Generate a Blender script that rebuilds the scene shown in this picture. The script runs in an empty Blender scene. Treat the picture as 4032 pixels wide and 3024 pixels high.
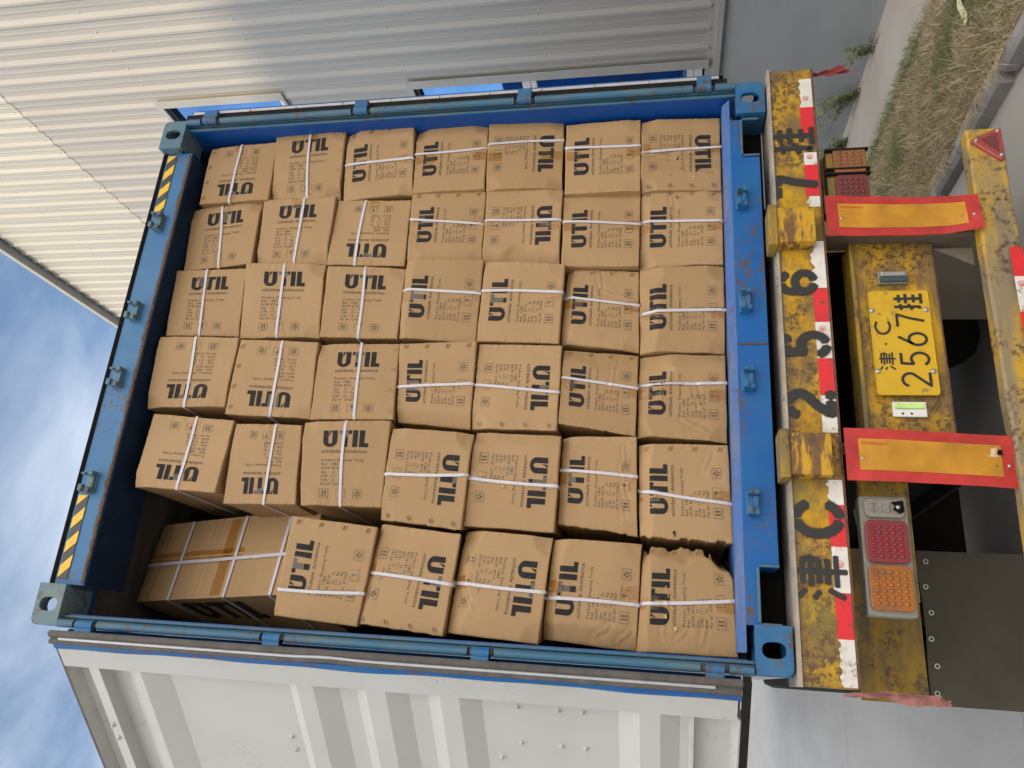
import bpy, bmesh, math, random
from mathutils import Vector, Matrix, noise
random.seed(7)
scene = bpy.context.scene
COL = scene.collection
Z0 = 1.4                      # height of the container's underside above the yard
PI = math.pi

# ------------------------------------------------------------------ camera, world, sun, exposure
CAM_POS = Vector((-1.2725, -2.8609, 0.4187 + Z0))
YAW, PITCH, ROLL = 0.360768, 0.192157, 0.002535
cy, sy, cp, sp, cr, sr = math.cos(YAW), math.sin(YAW), math.cos(PITCH), math.sin(PITCH), math.cos(ROLL), math.sin(ROLL)
fwd = Vector((sy*cp, cy*cp, sp)); rgt = Vector((cy, -sy, 0)); upv = rgt.cross(fwd)
rgt, upv = cr*rgt + sr*upv, -sr*rgt + cr*upv
cd = bpy.data.cameras.new('camera'); cam = bpy.data.objects.new('camera', cd); COL.objects.link(cam)
m = Matrix((( -upv.x, rgt.x, -fwd.x, CAM_POS.x), (-upv.y, rgt.y, -fwd.y, CAM_POS.y), (-upv.z, rgt.z, -fwd.z, CAM_POS.z), (0,0,0,1)))
cam.matrix_world = m                      # the phone was held on its side
cd.sensor_fit = 'HORIZONTAL'; cd.sensor_width = 36; cd.lens = 36*3084.54/4032; cd.clip_start = .05; cd.clip_end = 600
scene.camera = cam

SUN_EL, SUN_AZ = math.radians(18), math.radians(213.5)     # azimuth clockwise from +y
SKY_FILL = (12.0, 11.5, 10.8, 1)
world = bpy.data.worlds.new('World'); scene.world = world; world.use_nodes = True
wt = world.node_tree; wt.nodes.clear()
def wn(t, **k):
    n = wt.nodes.new(t)
    for a, b in k.items(): setattr(n, a, b)
    return n
sky = wn('ShaderNodeTexSky', sky_type='NISHITA', sun_disc=False, sun_elevation=SUN_EL, sun_rotation=SUN_AZ, air_density=1.0, dust_density=1.8, ozone_density=1.2)
bg = wn('ShaderNodeBackground'); bg.inputs['Strength'].default_value = .13
tc = wn('ShaderNodeTexCoord'); mp = wn('ShaderNodeMapping'); mp.inputs['Scale'].default_value = (1.0, 1.6, 2.6); mp.inputs['Rotation'].default_value = (.2, .5, .3)
nz = wn('ShaderNodeTexNoise'); nz.inputs['Scale'].default_value = 2.1; nz.inputs['Detail'].default_value = 7; nz.inputs['Roughness'].default_value = .56; nz.inputs['Distortion'].default_value = .35
rp = wn('ShaderNodeValToRGB'); rp.color_ramp.elements[0].position = .47; rp.color_ramp.elements[1].position = .80
mx = wn('ShaderNodeMix', data_type='RGBA'); mx.inputs['B'].default_value = (5.6, 5.9, 6.3, 1)
gm = wn('ShaderNodeMath', operation='MULTIPLY'); gm.inputs[1].default_value = .62
wo = wn('ShaderNodeOutputWorld')
L = wt.links.new
L(tc.outputs['Generated'], mp.inputs[0]); L(mp.outputs[0], nz.inputs['Vector']); L(nz.outputs['Fac'], rp.inputs[0]); L(rp.outputs[0], gm.inputs[0]); L(gm.outputs[0], mx.inputs['Factor'])
# bright sky area added behind the photographer as fill light for the shaded yard
nrm = wn('ShaderNodeVectorMath', operation='DOT_PRODUCT'); nrm.inputs[1].default_value = Vector((-.12, -.70, .70)).normalized()
sky_fill = wn('ShaderNodeMapRange'); sky_fill.interpolation_type = 'SMOOTHSTEP'; sky_fill.inputs['From Min'].default_value = .12; sky_fill.inputs['From Max'].default_value = .75
mx2 = wn('ShaderNodeMix', data_type='RGBA'); mx2.inputs['B'].default_value = SKY_FILL
L(tc.outputs['Generated'], nrm.inputs[0]); L(nrm.outputs['Value'], sky_fill.inputs['Value']); L(sky_fill.outputs[0], mx2.inputs['Factor'])
L(sky.outputs[0], mx.inputs['A']); L(mx.outputs['Result'], mx2.inputs['A']); L(mx2.outputs['Result'], bg.inputs['Color']); L(bg.outputs[0], wo.inputs[0])

sd = bpy.data.lights.new('sun', 'SUN'); sd.energy = 1.9; sd.angle = math.radians(.8); sd.color = (1, .79, .50)
sun = bpy.data.objects.new('sun', sd); COL.objects.link(sun)
sdir = Vector((math.sin(SUN_AZ)*math.cos(SUN_EL), math.cos(SUN_AZ)*math.cos(SUN_EL), math.sin(SUN_EL)))
sun.rotation_euler = sdir.to_track_quat('Z', 'Y').to_euler()
vs = scene.view_settings; vs.view_transform = 'Standard'; vs.look = 'None'; vs.gamma = 1; vs.exposure = .84; vs.use_curve_mapping = False
scene.cycles.max_bounces = 8; scene.cycles.diffuse_bounces = 4; scene.cycles.transparent_max_bounces = 12
try: scene.cycles.use_denoising = True
except Exception: pass

# ------------------------------------------------------------------ materials
def lin(r, g, b): return tuple(((c/255)/12.92 if c/255 <= .04045 else ((c/255+.055)/1.055)**2.4) for c in (r, g, b)) + (1,)
def material(name):
    m = bpy.data.materials.new(name); m.use_nodes = True
    return m, m.node_tree, m.node_tree.nodes['Principled BSDF']
def node(nt, t, **k):
    n = nt.nodes.new(t)
    for a, b in k.items(): setattr(n, a, b)
    return n
def noise_n(nt, scale, detail=5, rough=.55, vec=None, stretch=None, coord='Object'):
    n = node(nt, 'ShaderNodeTexNoise'); n.inputs['Scale'].default_value = scale; n.inputs['Detail'].default_value = detail; n.inputs['Roughness'].default_value = rough
    t = node(nt, 'ShaderNodeTexCoord'); mp = node(nt, 'ShaderNodeMapping')
    nt.links.new(t.outputs[coord], mp.inputs[0]); nt.links.new(mp.outputs[0], n.inputs['Vector'])
    if stretch: mp.inputs['Scale'].default_value = stretch
    oi = node(nt, 'ShaderNodeObjectInfo'); nt.links.new(oi.outputs['Random'], mp.inputs['Location'])
    return n.outputs['Fac']
def ramp(nt, fac, p0, p1, c0=(0,0,0,1), c1=(1,1,1,1)):
    r = node(nt, 'ShaderNodeValToRGB'); e = r.color_ramp.elements; e[0].position = p0; e[1].position = p1; e[0].color = c0; e[1].color = c1
    nt.links.new(fac, r.inputs[0]); return r.outputs[0]
def mix(nt, fac, a, b, blend='MIX'):
    n = node(nt, 'ShaderNodeMix', data_type='RGBA', blend_type=blend)
    if isinstance(fac, (int, float)): n.inputs['Factor'].default_value = fac
    else: nt.links.new(fac, n.inputs['Factor'])
    for s, v in (('A', a), ('B', b)):
        if isinstance(v, tuple): n.inputs[s].default_value = v
        else: nt.links.new(v, n.inputs[s])
    return n.outputs['Result']
def mul(nt, a, b):
    n = node(nt, 'ShaderNodeMath', operation='MULTIPLY')
    for i, v in enumerate((a, b)):
        if isinstance(v, (int, float)): n.inputs[i].default_value = v
        else: nt.links.new(v, n.inputs[i])
    return n.outputs[0]
def bump(nt, bs, h, strength=.2, dist=.01):
    b = node(nt, 'ShaderNodeBump'); b.inputs['Strength'].default_value = strength; b.inputs['Distance'].default_value = dist
    nt.links.new(h, b.inputs['Height']); nt.links.new(b.outputs[0], bs.inputs['Normal'])
def painted(name, base, worn,  rust=(.10,.060,.035,1), worn_amt=(.45,.7), rust_amt=(.62,.68), rough=.45, metal=0.0, scale=6, stretch=None, worn_mix=.7, bmp=.15, fine=40, spec=.4):
    m, nt, bs = material(name)
    c = mix(nt, mul(nt, ramp(nt, noise_n(nt, scale, 6, .6, stretch=stretch), *worn_amt), worn_mix), base, worn)
    f = mul(nt, ramp(nt, noise_n(nt, fine, 6, .65), rust_amt[0]-.12, rust_amt[0]), ramp(nt, noise_n(nt, scale*.7, 4, .6), rust_amt[1]-.12, rust_amt[1]))
    c = mix(nt, f, c, rust)
    nt.links.new(c, bs.inputs['Base Color']); bs.inputs['Roughness'].default_value = rough; bs.inputs['Metallic'].default_value = metal
    bs.inputs['Specular IOR Level'].default_value = spec
    bump(nt, bs, noise_n(nt, fine*.6, 5, .6), bmp, .004)
    return m
def simple(name, col, rough=.6, metal=0.0, var=.15, scale=20, bmp=0.0, spec=None):
    m, nt, bs = material(name)
    d = tuple(c*(1-var) for c in col[:3]) + (1,); u = tuple(min(1, c*(1+var)) for c in col[:3]) + (1,)
    nt.links.new(mix(nt, ramp(nt, noise_n(nt, scale, 5, .6), .3, .7), d, u), bs.inputs['Base Color'])
    bs.inputs['Roughness'].default_value = rough; bs.inputs['Metallic'].default_value = metal
    if spec is not None: bs.inputs['Specular IOR Level'].default_value = spec
    if bmp: bump(nt, bs, noise_n(nt, scale*3, 5, .6), bmp, .004)
    return m

M = {}
M['blue'] = painted('blue container paint', (.004,.095,.33,1), (.02,.13,.30,1), rust_amt=(.59,.62), scale=4, rough=.5, spec=.3)
M['blue_faded'] = painted('faded blue header paint', (.035,.14,.31,1), (.06,.18,.35,1), rust_amt=(.64,.66), scale=3, rough=.5)
M['blue_inner'] = painted('blue door jamb paint', (.005,.065,.30,1), (.008,.085,.34,1), rust_amt=(.7,.72), scale=3, rough=.4, spec=.3)
M['blue_worn'] = painted('weathered teal blue paint', (.035,.125,.215,1), (.11,.15,.14,1), rust_amt=(.62,.60), scale=6, rough=.5, stretch=(3,3,.7))
M['casting'] = painted('weathered corner casting paint', (.075,.165,.225,1), (.17,.20,.18,1), rust_amt=(.62,.60), scale=8, rough=.55, bmp=.2)
M['blue_cast'] = painted('scuffed blue casting paint', (.012,.115,.29,1), (.05,.15,.24,1), rust_amt=(.60,.58), scale=8, rough=.55, bmp=.2)
M['blue_lip'] = painted('scuffed lilac blue lip', (.05,.13,.36,1), (.16,.17,.20,1), rust_amt=(.60,.62), scale=7, stretch=(.6,3,3), rough=.5)
M['soffit'] = simple('shade-dark navy header underside', (.008,.022,.055,1), .9, var=.3, scale=8, spec=.2)  # shade under the header is put into this paint colour
M['weld'] = painted('rusty weld seam', (.09,.075,.05,1), (.05,.035,.02,1), rust_amt=(.45,.45), scale=30, rough=.8, bmp=.8)
M['inner'] = simple('dull grey container lining', (.10,.088,.075,1), .7, var=.2, scale=6)
M['sidewall'] = simple('pale sky sheen on container side', (.42,.45,.52,1), .35, var=.1, scale=6)  # sky reflection on the blue sides is put into this pale colour
M['floor'] = simple('container plywood floor', (.13,.08,.045,1), .8)
M['dark'] = simple('grimy dark steel', (.007,.006,.005,1), .95, spec=.1)
M['rubber'] = simple('black rubber seal', (.013,.012,.011,1), .8, var=.3, spec=.2)
M['rubber_dusty'] = simple('dusty brown rubber', (.085,.075,.068,1), .7, var=.3)
M['white'] = painted('white door paint', (.455,.455,.445,1), (.40,.395,.38,1), rust=(.30,.27,.22,1), worn_amt=(.45,.75), worn_mix=.7, rust_amt=(.66,.66), scale=2.5, rough=.45, bmp=.08)
M['strip'] = simple('galvanised strip', (.50,.50,.52,1), .4, .4, var=.1)
M['steel'] = simple('zinc bolt', (.42,.42,.40,1), .35, .7)
M['rust'] = simple('rusted steel', (.12,.055,.03,1), .9, var=.5, scale=40)
M['joint_dark'] = simple('moss in the joint', (.12,.11,.09,1), .9)
M['black_mark'] = simple('black warning tape', (.035,.035,.035,1), .5)
M['yellow_mark'] = simple('yellow warning tape', (.72,.44,.025,1), .45, var=.08)
M['strap'] = simple('white plastic strap', (.52,.50,.55,1), .4, var=.04)

def yellow_paint():
    m, nt, bs = material('chipped yellow trailer paint')
    c = mix(nt, ramp(nt, noise_n(nt, 7, 5, .6), .35, .65), (.42,.225,.010,1), (.58,.335,.014,1))
    tg = node(nt, 'ShaderNodeTexCoord'); sx_ = node(nt, 'ShaderNodeSeparateXYZ'); nt.links.new(tg.outputs['Generated'], sx_.inputs[0])
    e = node(nt, 'ShaderNodeMath', operation='MULTIPLY_ADD'); nt.links.new(sx_.outputs['Z'], e.inputs[0]); e.inputs[1].default_value = 2; e.inputs[2].default_value = -1
    ab = node(nt, 'ShaderNodeMath', operation='ABSOLUTE'); nt.links.new(e.outputs[0], ab.inputs[0])
    pw = node(nt, 'ShaderNodeMath', operation='POWER'); nt.links.new(ab.outputs[0], pw.inputs[0]); pw.inputs[1].default_value = 5
    ns = noise_n(nt, 6, 8, .7, stretch=(.8,1,1.2)); ad = node(nt, 'ShaderNodeMath', operation='MULTIPLY_ADD'); nt.links.new(pw.outputs[0], ad.inputs[0]); ad.inputs[1].default_value = .16; nt.links.new(ns, ad.inputs[2])
    c = mix(nt, mul(nt, ramp(nt, ad.outputs[0], .43, .58), .88), c, (.165,.108,.048,1))                     # road film
    c = mix(nt, mul(nt, ramp(nt, noise_n(nt, 5, 3, .5), .56, .70), .45), c, (.19,.20,.03,1))                # greenish tint
    cl = ramp(nt, noise_n(nt, 3.2, 3, .6), .42, .55)
    c = mix(nt, mul(nt, mul(nt, ramp(nt, noise_n(nt, 38, 7, .75), .50, .54), cl), .9), c, (.10,.06,.03,1))   # flaked patches
    c = mix(nt, mul(nt, ramp(nt, noise_n(nt, 70, 5, .6), .66, .68), .9), c, (.04,.022,.012,1))
    nt.links.new(c, bs.inputs['Base Color']); bs.inputs['Roughness'].default_value = .6; bs.inputs['Specular IOR Level'].default_value = .3
    bump(nt, bs, noise_n(nt, 26, 8, .72), .6, .005)
    return m
M['yellow'] = yellow_paint()
M['yellow_dim'] = painted('dusty yellow bumper', (.52,.31,.018,1), (.20,.17,.12,1), worn_amt=(.38,.58), worn_mix=.9, rust_amt=(.6,.56), scale=7, stretch=(.4,1,1.6), rough=.6, bmp=.35)
M['yellow_dirty'] = painted('grimy yellow steel', (.36,.22,.018,1), (.12,.10,.06,1), worn_amt=(.4,.62), worn_mix=.85, rust_amt=(.6,.6), scale=7, stretch=(.5,1,2), rough=.6)
M['yellow_rust'] = painted('rust streaked yellow block', (.52,.29,.016,1), (.14,.065,.03,1), worn_amt=(.44,.52), worn_mix=.92, rust_amt=(.58,.58), scale=14, stretch=(.5,1,2.5), rough=.6, bmp=.4)
M['hanger'] = simple('dusty brown bracket', (.13,.105,.075,1), .8, var=.2)
M['beige'] = simple('dusty bare flange', (.33,.29,.24,1), .8, var=.25, scale=12)
M['plate'] = painted('yellow number plate', (.60,.37,.016,1), (.47,.28,.02,1), rust=(.16,.13,.10,1), worn_amt=(.5,.7), worn_mix=.5, rust_amt=(.66,.62), rough=.35, scale=9, fine=50)
M['plate_black'] = simple('black number paint', (.018,.016,.016,1), .4)
M['flap'] = simple('dull rubber mud flap', (.085,.076,.058,1), .9, var=.2, scale=3, spec=.2)
M['red_tape'] = painted('red reflective tape', (.66,.022,.03,1), (.42,.03,.035,1), rust=(.1,.06,.05,1), rust_amt=(.66,.6), worn_mix=.6, rough=.35)
M['white_tape'] = painted('white reflective tape', (.68,.66,.62,1), (.42,.38,.33,1), rust=(.12,.08,.06,1), rust_amt=(.64,.62), worn_mix=.55, rough=.4, scale=10)
M['board_red'] = simple('red marker board', (.42,.026,.022,1), .65, var=.3, scale=9)
M['board_yellow'] = simple('orange yellow board centre', (.48,.22,.012,1), .6, var=.25, scale=8)
M['board_text'] = simple('small red print', (.62,.05,.02,1), .5)
def lens_mat(name, col, rough=.25):
    m, nt, bs = material(name)
    nt.links.new(mix(nt, ramp(nt, noise_n(nt, 30, 5, .6), .4, .7), col, tuple(c*.6+.02 for c in col[:3])+(1,)), bs.inputs['Base Color'])
    bs.inputs['Roughness'].default_value = rough; bs.inputs['Coat Weight'].default_value = .3
    return m
M['lens_red'] = lens_mat('red lamp lens', (.22,.012,.020,1)); M['lens_amber'] = lens_mat('amber lamp lens', (.33,.105,.008,1)); M['lens_clear'] = lens_mat('dusty clear lens', (.24,.22,.19,1))
M['lens_red_dirty'] = lens_mat('dusty red lens', (.15,.02,.022,1), .6); M['lens_amber_dirty'] = lens_mat('dusty amber lens', (.24,.085,.02,1), .6)
M['lamp_body'] = simple('grey lamp housing', (.22,.21,.18,1), .6)
M['triangle'] = lens_mat('dusty red reflector', (.34,.045,.04,1), .5)
M['green_lens'] = simple('green marker lens', (.50,.75,.22,1), .3); M['dark_lens'] = simple('dark grey lamp glass', (.04,.07,.07,1), .3)
M['rag'] = simple('faded red rag', (.25,.035,.04,1), .9, var=.4); M['rag_pink'] = simple('washed out pink rag', (.28,.12,.11,1), .9, var=.35, scale=40)
def spray():
    m, nt, bs = material('black spray paint'); bs.inputs['Base Color'].default_value = (.022,.022,.022,1); bs.inputs['Roughness'].default_value = .6
    tr = node(nt, 'ShaderNodeBsdfTransparent'); ms = node(nt, 'ShaderNodeMixShader'); out = nt.nodes['Material Output']
    at = node(nt, 'ShaderNodeAttribute', attribute_name='soft')
    wear = ramp(nt, noise_n(nt, 45, 5, .65), .66, .72, (1,1,1,1), (.15,.15,.15,1))
    nt.links.new(mul(nt, at.outputs['Fac'], wear), ms.inputs[0]); nt.links.new(tr.outputs[0], ms.inputs[1]); nt.links.new(bs.outputs[0], ms.inputs[2]); nt.links.new(ms.outputs[0], out.inputs[0])
    return m
M['spray'] = spray()

def cardboard():
    m, nt, bs = material('brown corrugated cardboard')
    oi = node(nt, 'ShaderNodeObjectInfo')
    c = mix(nt, ramp(nt, noise_n(nt, 4, 4, .5), .3, .7), (.355,.226,.110,1), (.40,.258,.130,1))
    c = mix(nt, mul(nt, ramp(nt, noise_n(nt, 160, 4, .7), .35, .65), .22), c, (.37,.215,.095,1))
    c = mix(nt, mul(nt, oi.outputs['Random'], .65), c, (.315,.195,.09,1))
    nt.links.new(c, bs.inputs['Base Color']); bs.inputs['Roughness'].default_value = .62; bs.inputs['Specular IOR Level'].default_value = .35
    uv = node(nt, 'ShaderNodeUVMap', uv_map='flute'); mp = node(nt, 'ShaderNodeMapping'); mp.inputs['Scale'].default_value = (1, .05, 1)
    n = node(nt, 'ShaderNodeTexNoise'); n.inputs['Scale'].default_value = 14; n.inputs['Detail'].default_value = 4; n.inputs['Roughness'].default_value = .6
    nt.links.new(uv.outputs[0], mp.inputs[0]); nt.links.new(mp.outputs[0], n.inputs['Vector'])
    ad = node(nt, 'ShaderNodeMath', operation='ADD'); nt.links.new(n.outputs['Fac'], ad.inputs[0]); nt.links.new(mul(nt, noise_n(nt, 30, 4, .6), .35), ad.inputs[1])
    bump(nt, bs, ad.outputs[0], .18, .006)
    return m
M['card'] = cardboard()
M['card_torn'] = simple('torn raw cardboard', (.56,.38,.22,1), .9, var=.2, scale=60)
M['card_dark'] = simple('dark gap in torn card', (.05,.028,.015,1), .9)
def ink():
    m, nt, bs = material('black carton ink')
    nt.links.new(mix(nt, ramp(nt, noise_n(nt, 50, 5, .6, stretch=(4,4,.6)), .35, .7), (.020,.019,.020,1), (.036,.033,.033,1)), bs.inputs['Base Color'])
    bs.inputs['Roughness'].default_value = .8; bs.inputs['Specular IOR Level'].default_value = .15
    return m
M['ink'] = ink(); M['ink_small'] = simple('fine carton print ink', (.075,.052,.035,1), .6, var=.1)
def tape():
    m, nt, bs = material('brown packing tape'); nt.nodes.remove(bs)
    tr = node(nt, 'ShaderNodeBsdfTransparent'); tr.inputs[0].default_value = (.90,.78,.58,1); gl = node(nt, 'ShaderNodeBsdfGlossy'); gl.inputs['Roughness'].default_value = .18
    gl.inputs[0].default_value = (.9,.85,.75,1)
    ms = node(nt, 'ShaderNodeMixShader'); ms.inputs[0].default_value = .06
    b = node(nt, 'ShaderNodeBump'); b.inputs['Strength'].default_value = .5; b.inputs['Distance'].default_value = .01; nt.links.new(noise_n(nt, 25, 4, .6), b.inputs['Height']); nt.links.new(b.outputs[0], gl.inputs['Normal'])
    nt.links.new(tr.outputs[0], ms.inputs[1]); nt.links.new(gl.outputs[0], ms.inputs[2]); nt.links.new(ms.outputs[0], nt.nodes['Material Output'].inputs[0])
    return m
M['tape'] = tape()
def cladding(name, base, base2, rough):
    m, nt, bs = material(name)
    c = mix(nt, ramp(nt, noise_n(nt, 1.2, 6, .65, stretch=(1, 7, .22)), .35, .68), base, base2)
    c = mix(nt, mul(nt, ramp(nt, noise_n(nt, 5, 5, .7, stretch=(1, 5, .35)), .55, .75), .3), c, tuple(v*.75 for v in base[:3])+(1,))
    nt.links.new(c, bs.inputs['Base Color']); bs.inputs['Roughness'].default_value = rough
    bump(nt, bs, noise_n(nt, 2.2, 3, .5, stretch=(1, 3, .4)), .25, .03)
    return m
M['clad'] = cladding('grey profiled cladding', (.36,.355,.34,1), (.41,.40,.38,1), .45)
M['clad_top'] = cladding('cream upper cladding', (.43,.42,.385,1), (.49,.48,.435,1), .5)
M['trim'] = simple('light sheet metal trim', (.40,.395,.375,1), .4, var=.08, scale=4)
M['trim_dark'] = simple('dark gap under flashing', (.02,.018,.016,1), .8)
M['frame'] = simple('white window frame', (.74,.74,.73,1), .4, var=.04)
M['frame_dark'] = simple('black window reveal', (.018,.018,.02,1), .4)
def glass():
    m, nt, bs = material('blue tinted window glass'); bs.inputs['Base Color'].default_value = (.30,.55,.95,1); bs.inputs['Metallic'].default_value = 1; bs.inputs['Roughness'].default_value = .03
    return m
M['glass'] = glass()
def concrete(name, a, b, dark, scale=2.0, cracks=False, stretch=None, rough=.85):
    m, nt, bs = material(name)
    c = mix(nt, ramp(nt, noise_n(nt, scale, 7, .6, stretch=stretch), .35, .65), a, b)
    c = mix(nt, mul(nt, ramp(nt, noise_n(nt, scale*4, 6, .65, stretch=stretch), .55, .72), .35), c, dark)
    c = mix(nt, mul(nt, ramp(nt, noise_n(nt, 120, 3, .6), .6, .7), .25), c, dark)
    nt.links.new(c, bs.inputs['Base Color']); bs.inputs['Roughness'].default_value = rough
    bump(nt, bs, noise_n(nt, 40, 6, .6), .3, .006)
    return m
M['yard'] = concrete('yard concrete', (.285,.285,.29,1), (.37,.37,.375,1), (.20,.20,.21,1), 1.1, stretch=(1, .4, 1))
M['plinth'] = concrete('grey rendered plinth', (.36,.385,.41,1), (.42,.445,.47,1), (.26,.28,.30,1), 1.3, stretch=(1, .6, 2))
M['apron'] = concrete('apron concrete', (.43,.385,.34,1), (.50,.455,.41,1), (.30,.26,.22,1), 1.5)
M['kerb'] = concrete('kerb stone', (.27,.26,.255,1), (.36,.345,.335,1), (.15,.14,.13,1), 5)
M['side_yard'] = concrete('brown dusty concrete', (.36,.335,.305,1), (.42,.395,.365,1), (.24,.22,.20,1), 1.7)
M['soil'] = concrete('dry soil', (.24,.185,.115,1), (.34,.26,.165,1), (.12,.085,.05,1), 18)
M['joint'] = simple('joint sealant', (.28,.28,.29,1), .8)
M['straw'] = simple('dry straw', (.46,.37,.22,1), .8, var=.35, scale=8)
M['straw_pale'] = simple('pale straw', (.64,.54,.36,1), .8, var=.25, scale=8)
M['straw_brown'] = simple('brown thatch', (.27,.235,.11,1), .9, var=.35, scale=8)
M['green'] = simple('green grass blade', (.15,.20,.06,1), .7, var=.35, scale=8)
M['leaf'] = simple('dusty weed leaf', (.20,.23,.10,1), .7, var=.35, scale=20)
M['litter'] = simple('pale yellow paper', (.72,.70,.40,1), .6, var=.05)

# ------------------------------------------------------------------ mesh building
class MB:
    def __init__(s): s.v = []; s.f = []; s.m = []; s.mats = []; s.uv = None; s.smooth = []
    def mi(s, m):
        if m not in s.mats: s.mats.append(m)
        return s.mats.index(m)
    def add(s, vs, fs, m, smooth=False):
        o = len(s.v); i = s.mi(m); s.v += [tuple(v) for v in vs]
        for f in fs: s.f.append(tuple(o+k for k in f)); s.m.append(i); s.smooth.append(smooth)
        return o
    def box(s, x0, x1, y0, y1, z0, z1, m):
        vs = [(x, y, z) for x in (x0, x1) for y in (y0, y1) for z in (z0, z1)]
        s.add(vs, [(0,1,3,2), (4,6,7,5), (0,4,5,1), (2,3,7,6), (0,2,6,4), (1,5,7,3)], m); return s
    def hexa(s, p, m):      # 8 points: bottom ring 0-3, top ring 4-7
        s.add(p, [(3,2,1,0), (4,5,6,7), (0,1,5,4), (1,2,6,5), (2,3,7,6), (3,0,4,7)], m); return s
    def cyl(s, a, b, r, m, n=12, r2=None, caps=True):
        a = Vector(a); b = Vector(b); d = (b-a).normalized(); u = d.orthogonal().normalized(); w = d.cross(u)
        r2 = r if r2 is None else r2
        vs = [a + (u*math.cos(2*PI*i/n) + w*math.sin(2*PI*i/n))*r for i in range(n)] + [b + (u*math.cos(2*PI*i/n) + w*math.sin(2*PI*i/n))*r2 for i in range(n)]
        o = s.add(vs, [(i, (i+1) % n, n+(i+1) % n, n+i) for i in range(n)], m, True)
        if caps: s.add(vs[:n][::-1], [tuple(range(n))], m); s.add(vs[n:], [tuple(range(n))], m)
        return s
    def dome(s, c, r, axis, m, h=None, n=10, rings=3):
        c = Vector(c); d = Vector(axis).normalized(); u = d.orthogonal().normalized(); w = d.cross(u); h = r if h is None else h
        vs = []
        for k in range(rings):
            t = k/rings*PI/2
            for i in range(n): vs.append(c + (u*math.cos(2*PI*i/n)+w*math.sin(2*PI*i/n))*r*math.cos(t) + d*h*math.sin(t))
        vs.append(c+d*h); fs = []
        for k in range(rings-1): fs += [(k*n+i, k*n+(i+1) % n, (k+1)*n+(i+1) % n, (k+1)*n+i) for i in range(n)]
        fs += [((rings-1)*n+i, (rings-1)*n+(i+1) % n, rings*n) for i in range(n)]
        s.add(vs, fs, m, True); return s
    def prism(s, pts, y0, y1, m):     # polygon in x,z extruded along y
        n = len(pts); vs = [(x, y0, z) for x, z in pts] + [(x, y1, z) for x, z in pts]
        s.add(vs, [tuple(range(n)), tuple(range(2*n-1, n-1, -1))] + [(i, n+i, n+(i+1) % n, (i+1) % n) for i in range(n)], m); return s
    def grid(s, P, nu, nv, m, smooth=True):
        vs = [P(i/nu, j/nv) for j in range(nv+1) for i in range(nu+1)]
        s.add(vs, [(j*(nu+1)+i, j*(nu+1)+i+1, (j+1)*(nu+1)+i+1, (j+1)*(nu+1)+i) for j in range(nv) for i in range(nu)], m, smooth); return s
    def build(s, name, parent=None, bevel=0, origin=None, raw=False):
        o0 = Vector((0,0,0))
        if parent is not None:
            q = parent; 
            while q is not None: o0 += q.location; q = q.parent
        if origin is not None: o0 = Vector(origin)
        me = bpy.data.meshes.new(name)
        me.from_pydata([(x-o0.x, y-o0.y, z+Z0-o0.z) for x, y, z in s.v], [], s.f)
        for mt in s.mats: me.materials.append(mt)
        me.polygons.foreach_set('material_index', s.m); me.polygons.foreach_set('use_smooth', s.smooth)
        me.update()
        if not raw:
            bm = bmesh.new(); bm.from_mesh(me); bmesh.ops.recalc_face_normals(bm, faces=bm.faces); bm.to_mesh(me); bm.free()
        ob = bpy.data.objects.new(name, me); COL.objects.link(ob)
        if parent is not None: ob.parent = parent
        if origin is not None: ob.location = o0
        if bevel:
            b = ob.modifiers.new('edge', 'BEVEL'); b.width = bevel; b.segments = 2; b.limit_method = 'ANGLE'
        return ob
def thing(name, label, cat, loc, group=None):
    o = bpy.data.objects.new(name, None); COL.objects.link(o); o.location = (loc[0], loc[1], loc[2]+Z0); o.empty_display_size = .2
    o['label'] = label; o['category'] = cat
    if group: o['group'] = group
    return o
def tag(o, label, cat, group=None):
    o['label'] = label; o['category'] = cat
    if group: o['group'] = group
    return o
def structure(o): o['kind'] = 'structure'; return o
def arc(cx, cz, rx, rz, a0, a1, n=12): return [(cx+rx*math.cos(math.radians(a0+(a1-a0)*i/n)), cz+rz*math.sin(math.radians(a0+(a1-a0)*i/n))) for i in range(n+1)]
def ribbon(pts, w):             # polyline -> list of quads (2-D)
    out = []
    L_, R_ = [], []
    for i, p in enumerate(pts):
        a = pts[max(0, i-1)]; b = pts[min(len(pts)-1, i+1)]
        dx, dz = b[0]-a[0], b[1]-a[1]; l = math.hypot(dx, dz) or 1; nx, nz_ = -dz/l, dx/l
        L_.append((p[0]+nx*w/2, p[1]+nz_*w/2)); R_.append((p[0]-nx*w/2, p[1]-nz_*w/2))
    for i in range(len(pts)-1): out.append((L_[i], L_[i+1], R_[i+1], R_[i]))
    return out

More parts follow.
